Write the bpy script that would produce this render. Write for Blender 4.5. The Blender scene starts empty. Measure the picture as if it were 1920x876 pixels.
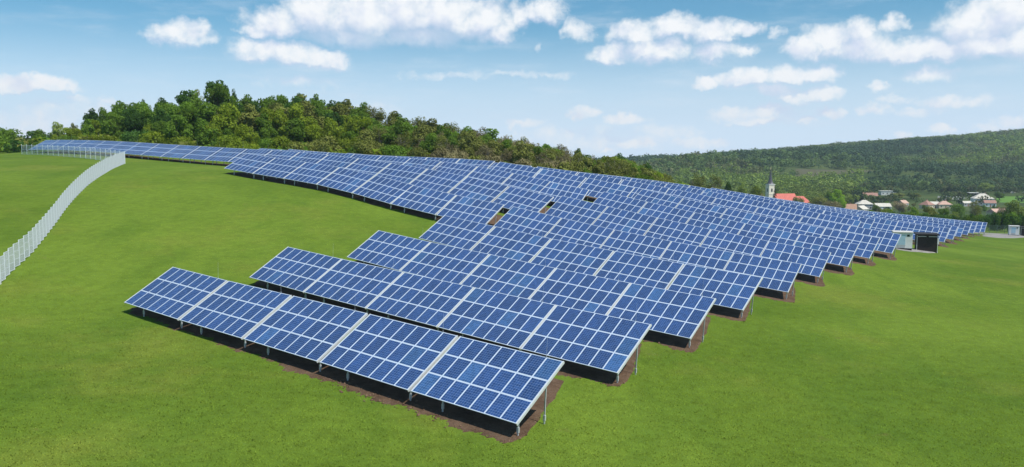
import bpy, bmesh, math, random
import numpy as np
from mathutils import Vector, Matrix
R = math.radians
scene = bpy.context.scene
COL = scene.collection

# ------------------------------------------------------------------ camera
CAMZ = 13.0
PITCH = R(5.5)
cam_data = bpy.data.cameras.new('camera')
cam = bpy.data.objects.new('camera', cam_data)
COL.objects.link(cam)
cam.location = (0, 0, CAMZ)
cam.rotation_euler = (R(90) - PITCH, 0, 0)
cam_data.sensor_width = 36.0
cam_data.lens = 28.125
cam_data.clip_start = 0.5
cam_data.clip_end = 9000
scene.camera = cam

# ------------------------------------------------------------------ light
SUN_EL = R(58)
SUN_DIR = Vector((0.72, -0.54, 0.0)).normalized()          # horizontal direction towards the sun
sun_data = bpy.data.lights.new('sun', 'SUN')
sun_data.energy = 4.6
sun_data.angle = R(0.53)
sun_data.color = (1.0, 0.95, 0.87)
sun = bpy.data.objects.new('sun', sun_data)
COL.objects.link(sun)
sv = Vector((SUN_DIR.x*math.cos(SUN_EL), SUN_DIR.y*math.cos(SUN_EL), math.sin(SUN_EL)))
sun.rotation_euler = sv.to_track_quat('Z', 'Y').to_euler()
sun.location = (60, -60, 120)
scene.view_settings.view_transform = 'Standard'
scene.view_settings.look = 'None'
scene.view_settings.gamma = 1.0
scene.view_settings.exposure = 0.10
scene.view_settings.use_curve_mapping = False
scene.cycles.max_bounces = 6
scene.cycles.transparent_max_bounces = 8
scene.cycles.volume_bounces = 0

# ------------------------------------------------------------------ node helper
class NT:
    def __init__(s, tree):
        s.t = tree; s.t.nodes.clear()
    def n(s, kind, **kw):
        nd = s.t.nodes.new(kind)
        for k, v in kw.items(): setattr(nd, k, v)
        return nd
    def put(s, sock, v):
        if v is None: return
        if hasattr(v, 'is_output'): s.t.links.new(v, sock)
        else: sock.default_value = v
    def m(s, op, a, b=None, c=None, clamp=False):
        nd = s.n('ShaderNodeMath', operation=op, use_clamp=clamp)
        s.put(nd.inputs[0], a); s.put(nd.inputs[1], b); s.put(nd.inputs[2], c)
        return nd.outputs[0]
    def v(s, op, a, b=None, c=None):
        nd = s.n('ShaderNodeVectorMath', operation=op)
        s.put(nd.inputs[0], a); s.put(nd.inputs[1], b); s.put(nd.inputs[2], c)
        return nd.outputs['Value'] if op in ('LENGTH', 'DOT_PRODUCT', 'DISTANCE') else nd.outputs[0]
    def mix(s, f, a, b, blend='MIX'):
        nd = s.n('ShaderNodeMix', data_type='RGBA', blend_type=blend)
        s.put(nd.inputs[0], f); s.put(nd.inputs[6], col(a)); s.put(nd.inputs[7], col(b))
        return nd.outputs[2]
    def step(s, x, lo, hi, a=0.0, b=1.0):
        nd = s.n('ShaderNodeMapRange', interpolation_type='SMOOTHSTEP')
        s.put(nd.inputs[0], x); s.put(nd.inputs[1], lo); s.put(nd.inputs[2], hi); s.put(nd.inputs[3], a); s.put(nd.inputs[4], b)
        return nd.outputs[0]
    def noise(s, vec, scale, detail=3.0, rough=0.5, color=False, w=None):
        nd = s.n('ShaderNodeTexNoise')
        if w is not None:
            nd.noise_dimensions = '4D'; s.put(nd.inputs['W'], w)
        s.put(nd.inputs['Vector'], vec)
        nd.inputs['Scale'].default_value = scale; nd.inputs['Detail'].default_value = detail; nd.inputs['Roughness'].default_value = rough
        return nd.outputs[1] if color else nd.outputs[0]
    def sep(s, v):
        nd = s.n('ShaderNodeSeparateXYZ'); s.put(nd.inputs[0], v); return nd.outputs
    def comb(s, x, y, z):
        nd = s.n('ShaderNodeCombineXYZ'); s.put(nd.inputs[0], x); s.put(nd.inputs[1], y); s.put(nd.inputs[2], z); return nd.outputs[0]
def col(c):
    if isinstance(c, tuple) and len(c) == 3: return (*c, 1.0)
    return c

# ------------------------------------------------------------------ sky with clouds
CLOUDS = [  # cumulus puffs: picture bearing (px, py) and half sizes, strength; converted to azimuth / elevation below
 (525,45,62,30,1),(600,28,75,42,1),(690,25,95,48,1),(765,20,95,50,1),(835,25,85,46,1),(905,38,70,40,1),(935,62,38,24,.9),(480,57,28,11,.8),(650,62,120,24,.7),(790,62,120,24,.7),
 (342,62,42,24,1),(300,70,28,12,.6),(385,70,25,12,.5),
 (495,94,60,24,1),(548,102,62,25,1),(602,110,52,20,1),(627,112,26,20,.9),
 (30,158,48,14,1),(103,157,38,13,1),(70,166,70,9,.8),(215,190,22,8,.6),(140,190,28,8,.5),(690,205,60,8,.3),
 (1015,20,52,24,.9),(972,32,28,26,.8),(1082,55,26,18,.7),(1006,92,9,9,.5),
 (1190,65,52,25,.95),(1265,54,62,26,1),(1332,62,56,24,1),(1395,56,34,14,.95),(1150,100,55,20,.9),(1230,95,66,26,1),(1335,97,46,20,.9),(1385,95,26,11,.8),
 (1510,90,28,20,1),(1560,78,48,30,1),(1612,66,36,30,1),(1622,92,70,22,1),(1712,95,64,20,1),(1762,96,54,18,1),(1676,45,27,17,.8),(1832,48,64,46,1),(1885,28,66,48,1),(1852,88,76,26,1),(1912,80,44,30,1),(1460,65,18,9,.6),(1775,112,60,8,.6),
 (1330,152,24,11,1),(1398,146,54,18,1),(1470,140,52,17,1),(1532,138,36,19,.95),(1455,168,42,12,.85),(1542,178,40,17,1),(1500,180,44,11,.9),
 (1735,137,50,13,.75),(1645,160,20,8,.75),(1684,185,28,7,.6),(1641,202,21,11,.9),(1792,190,50,12,.8),(1722,210,54,8,.55),
 (1368,212,45,12,.8),(1448,207,58,14,.85),(1420,225,52,8,.85),(1515,224,20,8,.7),(1567,213,26,11,.9),
 (1092,213,30,12,.95),(1172,227,40,10,.95),(980,233,38,9,.8),(1197,270,36,11,.9),(1136,279,13,6,.8),(1040,252,80,12,.4),(1310,268,56,11,.7),(1692,257,17,8,.9),(1766,245,15,8,.9),(1900,232,30,11,.75),(1856,242,26,8,.6),(1230,250,90,12,.35),
 (50,232,150,26,.42),(150,205,90,14,.3),(1130,262,160,22,.35),(850,140,90,6,.35),(985,138,80,6,.4),(560,150,70,12,.3),
]
def bearing(px, py):
    x = (px-960)/1500.0; yc = (py-438)/1500.0
    fy = math.cos(PITCH) - yc*math.sin(PITCH); fz = -math.sin(PITCH) - yc*math.cos(PITCH)
    return math.atan2(x, fy), math.atan2(fz, math.hypot(x, fy))
world = bpy.data.worlds.new('World')
scene.world = world
world.use_nodes = True
w = NT(world.node_tree)
sky = w.n('ShaderNodeTexSky', sky_type='NISHITA', sun_disc=False)
sky.sun_elevation = SUN_EL
sky.sun_rotation = math.atan2(SUN_DIR.x, SUN_DIR.y)
sky.air_density = 1.0; sky.dust_density = 0.6; sky.ozone_density = 1.0; sky.altitude = 200
dirv = w.n('ShaderNodeTexCoord').outputs['Generated']
dx, dy, dz = w.sep(dirv)[:3]
az = w.m('ARCTAN2', dx, dy)
el = w.m('ARCSINE', dz)
P0 = w.comb(az, el, 0.0)
warp = w.noise(P0, 26.0, 5.0, 0.6, color=True)
warp2 = w.noise(P0, 95.0, 4.0, 0.6, color=True)
P1 = w.v('MULTIPLY_ADD', w.v('SUBTRACT', warp, (0.5, 0.5, 0.5)), (0.050, 0.030, 0), P0)
P1 = w.v('MULTIPLY_ADD', w.v('SUBTRACT', warp2, (0.5, 0.5, 0.5)), (0.014, 0.010, 0), P1)
def field(P, puffs):
    f = None
    for (px, py, rx, ry, st) in puffs:
        a, e = bearing(px, py)
        ix, iy = 1500.0/(rx*1.10), 1500.0/(ry*1.14)
        q = w.v('MULTIPLY_ADD', P, (ix, iy, 0), (-a*ix, -e*iy, 0))
        d = w.m('MULTIPLY_ADD', w.v('DOT_PRODUCT', q, q), -st, st)
        f = d if f is None else w.m('MAXIMUM', f, d)
    return f
F = field(P1, CLOUDS)
big = [c for c in CLOUDS if c[2] >= 30 and c[4] > .8]
Fup = field(w.v('ADD', P1, (0.005, 0.0165, 0.0)), big)
fine = w.noise(P0, 48.0, 8.0, 0.60)
edge = w.m('MULTIPLY_ADD', w.m('SUBTRACT', fine, 0.5), 1.7, F)
dens = w.m('MULTIPLY', w.step(edge, -0.22, 1.08), 0.96)
soft = w.noise(P0, 24.0, 3.0, 0.5)
soft2 = w.noise(w.v('ADD', P0, (0.010, 0.013, 0.0)), 24.0, 3.0, 0.5)
relief = w.m('MULTIPLY', w.m('SUBTRACT', soft2, soft), 2.4)
below = w.m('SUBTRACT', w.m('MAXIMUM', Fup, -1.0), w.m('MAXIMUM', F, -1.0))
base_ = w.step(below, -0.42, 0.40)
dens = w.m('MULTIPLY', dens, w.step(w.m('MULTIPLY_ADD', w.m('SUBTRACT', fine, 0.5), 0.9, below), -0.05, 0.95, 1.0, 0.10))
shade = w.m('ADD', base_, relief, clamp=True)
cloud = w.mix(shade, (9.7, 9.8, 9.9), (6.9, 7.5, 9.0))
# cirrus veil and pale band over the horizon
veil = w.noise(w.v('MULTIPLY', P0, (3.0, 16.0, 1.0)), 2.2, 6.0, 0.62)
veil = w.m('MULTIPLY', w.step(veil, 0.46, 0.82), 0.42)
low = w.step(el, 0.17, 0.0)
tint = w.mix(w.step(el, 0.02, 0.19), (0.86, 1.0, 1.16), (0.50, 0.94, 1.08))
skyc = w.mix(1.0, sky.outputs[0], tint, 'MULTIPLY')
skyc = w.mix(w.m('MULTIPLY', low, 0.80), skyc, (7.9, 9.6, 11.6))
skyc = w.mix(veil, skyc, (8.2, 8.8, 9.6))
skyc = w.mix(dens, skyc, cloud)
bg = w.n('ShaderNodeBackground')
w.put(bg.inputs[0], skyc); bg.inputs[1].default_value = 0.10
wo = w.n('ShaderNodeOutputWorld')
w.t.links.new(bg.outputs[0], wo.inputs[0])

# ------------------------------------------------------------------ object helpers
def tag(o, label=None, cat=None, group=None, kind=None):
    if label: o['label'] = label
    if cat: o['category'] = cat
    if group: o['group'] = group
    if kind: o['kind'] = kind
    return o
def empty(name, loc=(0, 0, 0), rz=0.0):
    o = bpy.data.objects.new(name, None); COL.objects.link(o)
    o.location = loc; o.rotation_euler = (0, 0, rz); o.empty_display_size = 0.3
    return o
class MB:
    """collects boxes, bars and polygons for ONE mesh object"""
    def __init__(s): s.v = []; s.f = []; s.mi = []
    def poly(s, pts, faces, mi=0):
        b = len(s.v); s.v += [tuple(p) for p in pts]
        for f in faces: s.f.append(tuple(b+i for i in f)); s.mi.append(mi)
        return s
    def box(s, x0, x1, y0, y1, z0, z1, mi=0):
        return s.poly([(x0,y0,z0),(x1,y0,z0),(x1,y1,z0),(x0,y1,z0),(x0,y0,z1),(x1,y0,z1),(x1,y1,z1),(x0,y1,z1)],
                      [(3,2,1,0),(4,5,6,7),(0,1,5,4),(1,2,6,5),(2,3,7,6),(3,0,4,7)], mi)
    def bar(s, a, b, r0, r1=None, n=6, mi=0):
        a = Vector(a); b = Vector(b); r1 = r0 if r1 is None else r1
        d = (b-a).normalized()
        u = d.orthogonal().normalized(); q = d.cross(u)
        pts = []
        for c, r in ((a, r0), (b, r1)):
            for i in range(n):
                t = 2*math.pi*i/n + math.pi/4
                pts.append(c + u*math.cos(t)*r + q*math.sin(t)*r)
        fs = [(i, (i+1) % n, n+(i+1) % n, n+i) for i in range(n)] + [tuple(range(n-1, -1, -1)), tuple(range(n, 2*n))]
        return s.poly(pts, fs, mi)
    def mesh(s, name, mats, smooth=False):
        me = bpy.data.meshes.new(name); me.from_pydata(s.v, [], s.f)
        for m in (mats if isinstance(mats, (list, tuple)) else [mats]): me.materials.append(m)
        me.polygons.foreach_set('material_index', s.mi)
        if smooth: me.polygons.foreach_set('use_smooth', [True]*len(s.f))
        me.update(); return me
    def build(s, name, mats, parent=None, smooth=False):
        return link(name, s.mesh(name, mats, smooth), parent)
def link(name, me, parent=None):
    o = bpy.data.objects.new(name, me); COL.objects.link(o)
    if parent is not None: o.parent = parent
    return o
def np_mesh(name, verts, quads, mats, attr=None, attr_name='tone'):
    """mesh from numpy arrays; quads is (n,3) or (n,4); attr is one float per vertex"""
    me = bpy.data.meshes.new(name)
    nv, (nf, k) = len(verts), quads.shape
    me.vertices.add(nv); me.vertices.foreach_set('co', np.ascontiguousarray(verts, np.float32).ravel())
    me.loops.add(nf*k); me.loops.foreach_set('vertex_index', np.ascontiguousarray(quads, np.int32).ravel())
    me.polygons.add(nf); me.polygons.foreach_set('loop_start', np.arange(0, nf*k, k, dtype=np.int32))
    me.polygons.foreach_set('loop_total', np.full(nf, k, np.int32))
    for m in (mats if isinstance(mats, (list, tuple)) else [mats]): me.materials.append(m)
    if attr is not None:
        a = me.attributes.new(attr_name, 'FLOAT', 'POINT'); a.data.foreach_set('value', np.ascontiguousarray(attr, np.float32))
    me.update(calc_edges=True); me.validate()
    return me
def copy_tree(o, parent=None):
    c = o.copy(); COL.objects.link(c)
    if parent is not None: c.parent = parent
    for ch in KIDS.get(o.name, ()): copy_tree(ch, c)
    return c
KIDS = {}
def kids(o, chs): KIDS[o.name] = list(chs)

# ------------------------------------------------------------------ materials
def mat(name):
    m = bpy.data.materials.new(name); m.use_nodes = True
    return m, NT(m.node_tree)
def principled(t, color, rough=0.6, metal=0.0, spec=0.5, bump=None, bstr=0.3, bdist=0.05):
    p = t.n('ShaderNodeBsdfPrincipled')
    t.put(p.inputs['Base Color'], col(color)); t.put(p.inputs['Roughness'], rough); t.put(p.inputs['Metallic'], metal)
    p.inputs['Specular IOR Level'].default_value = spec
    if bump is not None:
        b = t.n('ShaderNodeBump'); b.inputs['Strength'].default_value = bstr; b.inputs['Distance'].default_value = bdist
        t.put(b.inputs['Height'], bump); t.t.links.new(b.outputs[0], p.inputs['Normal'])
    o = t.n('ShaderNodeOutputMaterial'); t.t.links.new(p.outputs[0], o.inputs[0])
    return p
def simple(name, color, rough=0.6, metal=0.0, spec=0.5, var=0.12, scale=6.0):
    m, t = mat(name)
    c = t.n('ShaderNodeTexCoord').outputs['Object']
    n = t.noise(c, scale, 4.0, 0.6)
    k = t.step(n, 0.3, 0.7, 1-var, 1+var)
    principled(t, t.mix(1.0, color, t.comb(k, k, k), 'MULTIPLY'), rough, metal, spec)
    return m
M = {}
M['metal'] = simple('galvanised_steel', (0.52, 0.54, 0.56), 0.42, 0.15, 0.5, 0.08)
M['frame'] = simple('module_frame', (0.54, 0.62, 0.72), 0.4, 0.1, 0.5, 0.05)
M['rail'] = simple('anodised_aluminium', (0.62, 0.64, 0.64), 0.4, 0.1, 0.5, 0.05)
M['fence_steel'] = simple('fence_steel', (0.78, 0.82, 0.86), 0.4, 0.0, 0.5, 0.06)
M['white'] = simple('white_render', (0.80, 0.79, 0.76), 0.8, 0, 0.3, 0.06, 1.2)
M['cream'] = simple('cream_render', (0.66, 0.58, 0.42), 0.85, 0, 0.3, 0.07, 1.0)
M['greywall'] = simple('grey_render', (0.42, 0.42, 0.42), 0.85, 0, 0.3, 0.08, 1.0)
M['tower'] = simple('tower_render', (0.82, 0.76, 0.62), 0.85, 0, 0.3, 0.05, 0.6)
M['slate'] = simple('spire_slate', (0.075, 0.07, 0.085), 0.5, 0, 0.5, 0.15, 2.0)
M['dark'] = simple('dark_brown_boards', (0.034, 0.027, 0.023), 0.65, 0, 0.3, 0.2, 3.0)
M['darkroof'] = simple('dark_felt_roof', (0.030, 0.026, 0.024), 0.7, 0, 0.3, 0.2, 2.0)
M['window'] = simple('window_glass', (0.03, 0.04, 0.05), 0.12, 0, 0.6, 0.1)
M['paleblue'] = simple('pale_blue_door', (0.44, 0.62, 0.72), 0.5, 0, 0.4, 0.04)
M['gold'] = simple('gilded_metal', (0.70, 0.60, 0.35), 0.3, 0.4, 0.5, 0.05)
M['stone'] = simple('pale_stone', (0.55, 0.54, 0.50), 0.8, 0, 0.3, 0.12)
M['bark'] = simple('bark', (0.10, 0.078, 0.058), 0.9, 0, 0.2, 0.3, 3.0)
M['graybark'] = simple('pale_bark', (0.26, 0.23, 0.19), 0.9, 0, 0.2, 0.3, 3.0)
M['wire'] = simple('galvanised_wire', (0.60, 0.63, 0.66), 0.45, 0.1, 0.5, 0.06)
M['wiregreen'] = simple('green_wire', (0.10, 0.15, 0.12), 0.5, 0.1, 0.4, 0.1)
def tiled(name, c1):
    m, t = mat(name)
    p = t.n('ShaderNodeTexCoord').outputs['Object']
    x, y, z = t.sep(p)[:3]
    course = t.m('FRACT', t.m('MULTIPLY', z, 4.0))
    n = t.noise(p, 1.3, 5.0, 0.65)
    k = t.m('MULTIPLY', t.step(n, 0.25, 0.75, 0.78, 1.2), t.step(course, 0.0, 0.18, 0.8, 1.0))
    principled(t, t.mix(1.0, c1, t.comb(k, k, k), 'MULTIPLY'), 0.75, 0, 0.3)
    return m
M['redtile'] = tiled('new_red_tile', (0.60, 0.165, 0.125))
M['salmontile'] = tiled('salmon_tile', (0.55, 0.36, 0.28))
M['browntile'] = tiled('weathered_tile', (0.42, 0.25, 0.17))
M['paleroof'] = tiled('pale_cement_roof', (0.60, 0.56, 0.48))
M['rusttile'] = tiled('rust_tile', (0.36, 0.20, 0.155))

def panel_mat():
    m, t = mat('solar_module')
    uv = t.n('ShaderNodeTexCoord').outputs['UV']
    rnd = t.n('ShaderNodeObjectInfo').outputs['Random']
    u, v = t.sep(uv)[:2]
    U = t.m('MULTIPLY', u, 1.0); V = t.m('MULTIPLY', v, 1.5)          # metres
    bu = t.m('MINIMUM', U, t.m('SUBTRACT', 1.0, U)); bv = t.m('MINIMUM', V, t.m('SUBTRACT', 1.5, V))
    border = t.m('MAXIMUM', t.m('LESS_THAN', bu, 0.023), t.m('LESS_THAN', bv, 0.031))
    cu = t.m('MULTIPLY', t.m('DIVIDE', t.m('SUBTRACT', U, 0.030), 0.94), 6.0)
    cv = t.m('MULTIPLY', t.m('DIVIDE', t.m('SUBTRACT', V, 0.036), 1.428), 9.0)
    fu = t.m('PINGPONG', cu, 0.5); fv = t.m('PINGPONG', cv, 0.5)
    line = t.m('LESS_THAN', t.m('MINIMUM', fu, fv), 0.045)
    wn = t.n('ShaderNodeTexWhiteNoise', noise_dimensions='4D')
    t.put(wn.inputs['Vector'], t.comb(t.m('FLOOR', cu), t.m('FLOOR', cv), 0.0)); t.put(wn.inputs['W'], t.m('MULTIPLY', rnd, 97.0))
    cellk = t.step(wn.outputs[0], 0.0, 1.0, 0.84, 1.16)
    modk = t.step(rnd, 0.0, 1.0, 0.84, 1.10)
    pale = t.m('GREATER_THAN', t.m('FRACT', t.m('MULTIPLY', rnd, 41.3)), 0.94)
    base = t.mix(t.m('MULTIPLY', pale, 0.55), (0.022, 0.064, 0.188), (0.042, 0.128, 0.290))
    k = t.m('MULTIPLY', cellk, modk)
    base = t.mix(1.0, base, t.comb(k, k, k), 'MULTIPLY')
    grain = t.n('ShaderNodeTexVoronoi'); t.put(grain.inputs['Vector'], t.comb(U, V, rnd)); grain.inputs['Scale'].default_value = 55.0
    gk = t.step(t.sep(grain.outputs['Color'])[0], 0.0, 1.0, 0.88, 1.12)
    base = t.mix(1.0, base, t.comb(gk, gk, gk), 'MULTIPLY')
    c = t.mix(t.m('MULTIPLY', line, 0.42), base, (0.34, 0.44, 0.66))
    c = t.mix(border, c, (0.55, 0.64, 0.75))
    p = principled(t, c, 0.16, 0.0, 0.5)
    t.put(p.inputs['Roughness'], t.m('MULTIPLY_ADD', border, 0.3, 0.16))
    return m
M['module'] = panel_mat()

def grass_color(t, pos, far=True):
    n1 = t.noise(pos, 0.035, 4.0, 0.55)
    n2 = t.noise(t.v('MULTIPLY', pos, (1.0, 0.35, 1.0)), 0.16, 5.0, 0.6)
    n3 = t.noise(pos, 1.1, 5.0, 0.7)
    c = t.mix(t.step(n1, 0.36, 0.64), (0.122, 0.192, 0.022), (0.178, 0.258, 0.034))
    c = t.mix(t.m('MULTIPLY', t.step(n2, 0.46, 0.68), 0.48), c, (0.094, 0.170, 0.021))
    yb = t.noise(t.v('ADD', pos, (71.0, 13.0, 0.0)), 0.07, 5.0, 0.6)
    c = t.mix(t.m('MULTIPLY', t.step(yb, 0.52, 0.70), 0.65), c, (0.215, 0.250, 0.044))
    dry = t.noise(t.v('ADD', pos, (11.0, 57.0, 0.0)), 0.42, 5.0, 0.65)
    c = t.mix(t.m('MULTIPLY', t.step(dry, 0.64, 0.76), 0.5), c, (0.200, 0.190, 0.060))
    k = t.step(n3, 0.25, 0.75, 0.86, 1.14)
    c = t.mix(1.0, c, t.comb(k, k, k), 'MULTIPLY')
    return c, n3
def ground_mat():
    m, t = mat('meadow_ground')
    pos = t.n('ShaderNodeNewGeometry').outputs['Position']
    c, n3 = grass_color(t, pos)
    dist = t.v('LENGTH', pos)
    hb = t.noise(pos, 0.012, 4.0, 0.6)
    hill = t.mix(t.step(hb, 0.38, 0.64), (0.060, 0.095, 0.028), (0.110, 0.140, 0.048))
    c = t.mix(t.step(dist, 300.0, 480.0), c, hill)
    hgt = t.noise(pos, 9.0, 3.0, 0.7)
    c = t.mix(1.0, c, (0.73, 0.775, 0.63), 'MULTIPLY')
    principled(t, c, 0.95, 0, 0.1, bump=hgt, bstr=0.6, bdist=0.08)
    return m
M['ground'] = ground_mat()
def blade_mat():
    m, t = mat('grass_blades')
    pos = t.n('ShaderNodeNewGeometry').outputs['Position']
    c, n3 = grass_color(t, pos)
    tone = t.n('ShaderNodeAttribute', attribute_name='tone').outputs['Fac']
    k = t.step(tone, 0.0, 1.0, 1.06, 1.46)
    c = t.mix(1.0, c, t.comb(k, k, k), 'MULTIPLY')
    up = t.comb(0.0, 0.0, 1.0)
    d = t.n('ShaderNodeBsdfDiffuse'); t.put(d.inputs[0], c); t.put(d.inputs['Normal'], up)
    tr = t.n('ShaderNodeBsdfTranslucent'); t.put(tr.inputs[0], c)
    mx = t.n('ShaderNodeMixShader'); mx.inputs[0].default_value = 0.12
    t.t.links.new(d.outputs[0], mx.inputs[1]); t.t.links.new(tr.outputs[0], mx.inputs[2])
    o = t.n('ShaderNodeOutputMaterial'); t.t.links.new(mx.outputs[0], o.inputs[0])
    return m
M['blades'] = blade_mat()
def soil_mat(name, c1, c2, c3):
    m, t = mat(name)
    pos = t.n('ShaderNodeNewGeometry').outputs['Position']
    n = t.noise(pos, 0.9, 6.0, 0.7); n2 = t.noise(pos, 6.0, 5.0, 0.75)
    c = t.mix(t.step(n, 0.35, 0.65), c1, c2)
    c = t.mix(t.m('MULTIPLY', t.step(n2, 0.5, 0.75), 0.6), c, c3)
    principled(t, c, 0.95, 0, 0.1, bump=n2, bstr=0.9, bdist=0.12)
    return m
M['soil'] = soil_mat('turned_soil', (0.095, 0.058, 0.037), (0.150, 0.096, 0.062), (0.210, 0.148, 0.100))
M['gravel'] = soil_mat('grey_gravel', (0.23, 0.215, 0.20), (0.32, 0.305, 0.29), (0.42, 0.40, 0.385))
M['clod'] = soil_mat('soil_clod', (0.14, 0.085, 0.055), (0.22, 0.14, 0.09), (0.28, 0.20, 0.14))

def leaf_mat(name, c1, c2, trans=0.42, tone=0.22):
    m, t = mat(name)
    oi = t.n('ShaderNodeObjectInfo').outputs['Random']
    a = t.n('ShaderNodeAttribute', attribute_name='tone').outputs['Fac']
    c = t.mix(a, c1, c2)
    k = t.step(oi, 0.0, 1.0, 1-tone, 1+tone)
    c = t.mix(1.0, c, t.comb(k, k, t.m('MULTIPLY', k, 0.95)), 'MULTIPLY')
    d = t.n('ShaderNodeBsdfDiffuse'); t.put(d.inputs[0], c)
    tr = t.n('ShaderNodeBsdfTranslucent'); t.put(tr.inputs[0], t.mix(1.0, c, (1.15, 1.2, 0.6), 'MULTIPLY'))
    mx = t.n('ShaderNodeMixShader'); mx.inputs[0].default_value = trans
    t.t.links.new(d.outputs[0], mx.inputs[1]); t.t.links.new(tr.outputs[0], mx.inputs[2])
    o = t.n('ShaderNodeOutputMaterial'); t.t.links.new(mx.outputs[0], o.inputs[0])
    return m
LEAF = {
 'dark':   leaf_mat('dark_foliage', (0.046, 0.100, 0.024), (0.085, 0.171, 0.039)),
 'mid':    leaf_mat('mid_foliage', (0.104, 0.183, 0.027), (0.171, 0.275, 0.041)),
 'yellow': leaf_mat('yellow_green_foliage', (0.159, 0.217, 0.024), (0.244, 0.311, 0.037)),
 'olive':  leaf_mat('olive_brown_foliage', (0.146, 0.168, 0.041), (0.220, 0.238, 0.063), 0.25),
 'brown':  leaf_mat('budding_brown_twigs', (0.152, 0.134, 0.071), (0.262, 0.232, 0.122), 0.2),
 'lime':   leaf_mat('spring_lime_foliage', (0.150, 0.270, 0.016), (0.290, 0.450, 0.034), 0.35, 0.15),
 'pale':   leaf_mat('pale_green_foliage', (0.150, 0.210, 0.045), (0.270, 0.340, 0.090), 0.3, 0.2),
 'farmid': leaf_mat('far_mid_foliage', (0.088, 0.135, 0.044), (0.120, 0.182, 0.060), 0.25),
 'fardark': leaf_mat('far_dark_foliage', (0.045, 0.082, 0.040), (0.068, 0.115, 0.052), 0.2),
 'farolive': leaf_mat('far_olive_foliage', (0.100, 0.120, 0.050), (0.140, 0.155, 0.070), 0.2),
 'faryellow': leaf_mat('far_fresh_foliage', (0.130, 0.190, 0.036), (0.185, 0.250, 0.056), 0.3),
 'needle': leaf_mat('conifer_needles', (0.012, 0.030, 0.015), (0.030, 0.060, 0.026), 0.1, 0.25),
 'blossom': leaf_mat('white_blossom', (0.180, 0.220, 0.110), (0.620, 0.620, 0.560), 0.25, 0.15),
 'beige':  leaf_mat('beige_budding_twigs', (0.250, 0.200, 0.125), (0.400, 0.330, 0.220), 0.2, 0.15),
}

# ------------------------------------------------------------------ terrain: heights surveyed along the rows, hill and valley
A_=math.radians(36.75); ca,sa=math.cos(A_),math.sin(A_)
def XY(s,t): return (s*ca+t*sa, -s*sa+t*ca)
def AZ(px,d):  # point at horizontal depth d along image column px
    return ((px-960)/1500.0*d*1.0045, d)
# panel lower-edge heights measured along rows: s,t,z
ST=[(-22.6,30.4,0),(-37,30.4,.8),(-51.8,30.6,1.5),(-59.6,30.9,1.9),(-22.8,41.2,.14),(-58.8,40.9,2.6),(-22.8,51.6,.3),(-44.5,51.8,2.1),(-58.2,51,3.4),
(-23.7,63.9,.27),(-45.2,63.9,2.2),(-60.5,64,4.0),(-23.9,75.8,.13),(-31,75.8,.85),(-58.3,73.5,4.8),(-72.6,72,6.9),(-85.9,71.4,9.0),(-103.1,72.5,10.6),(-108.6,72,11.2),
(-24.5,88.2,0),(-58.8,86.5,5.4),(-88.6,85,9.7),(-110.5,84.2,11.4),(-132.8,84.2,12.3),(-155,84.2,13.25),(-188.5,84.2,14.4),(-206,84.2,14.6),
(-23.9,97.5,.2),(-59,97.5,5.7),(-86.5,94.5,9.9),(-134.5,93.5,12.3),(-23.7,107,.2),(-58.6,107,5.8),(-84.5,105,9.9),(-137.4,103,12.2),
(-23,116.5,-.06),(-57,116.5,5.4),(-85.7,116.5,8.9),(-107.9,112.5,10.3),(-131,112.5,11.4),(-92.2,128,8.4),(-88.1,139.5,7.3),(-65.4,151,4.4),(-66.7,162.5,3.36),
(-63,175.5,1.68),(-59.7,188,0),(-55.9,201,-1.7),(-51.5,214,-3.1),(-47.8,227,-4.5),(-45.2,239.5,-5.7),
(-23.5,162.5,-2.54),(-23.9,175.5,-3.14),(-24.2,188,-3.63),(-24.6,201,-4.28),(-25,214,-4.95),(-25.2,227,-5.78),(-25.5,239.5,-6.67)]
CP=[XY(s,t)+(z-.8,) for s,t,z in ST]
CP+=[(-42.2,65.5,2.6),(-69.4,144.2,11.8),(-130,215,14.2),(-90,100,9.0),(-60,40,3.0),(-30,22,1.0),(0,10,-.3),(-40,0,1),(40,0,-2.2),(40,40,-2.0),(0,-80,0),(90,110,-3.5),(60,60,-2.6),
(110,170,-6.0),(140,195,-8.2),(-160,160,13.5),(-150,60,9),(-200,0,8),(200,0,-10),(200,100,-10)]
CP+=[AZ(px,d)+(z,) for px,d,z in [(0,240,14.5),(100,240,15),(180,235,17),(260,235,18.5),(350,240,20),(415,240,20.5),(500,245,21),(600,250,20.5),(700,255,18.5),(800,255,13.5),(900,250,10),(1000,250,7),(1100,250,5),(1180,245,3.5),(1250,240,-.5),
(1330,240,-5),(1450,260,-9),(1700,275,-11),(1900,275,-12.5),(2100,275,-14),
(1000,450,-20),(1300,450,-20),(1600,450,-21.5),(1900,450,-22),(2200,450,-22),(1100,620,-27),(1400,620,-27),(1700,620,-27),(2000,620,-26),
(1200,850,-20),(1500,850,-19),(1800,850,-18),(2100,850,-17),(1200,1050,-9),(1500,1050,-3),(1800,1050,0),(2100,1050,2),
(1200,1350,-4),(1400,1350,6),(1600,1350,17),(1800,1350,27),(2000,1350,38),(1150,1750,-10),(1300,1750,6),(1400,1750,15),(1500,1750,22),(1600,1750,32),(1750,1750,45),(1920,1750,63),(2150,1750,85),
(1200,2300,-30),(1600,2300,-10),(2000,2300,20),
(0,330,12),(300,330,14),(600,330,12),(800,340,4),(0,600,-10),(500,600,-15),(800,600,-22),(0,1200,-30),(600,1200,-30),(0,2300,-30),(600,2300,-30)]]
CP+=[(-600,0,5),(600,0,-15),(-400,-400,5),(400,-400,-5),(0,-600,0),(-1500,500,-20),(-1500,-1500,-10),(1500,-1500,-10),(2500,500,20),(2500,2500,20),(-2500,2500,-30)]
CP=np.array(CP,float)
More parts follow.
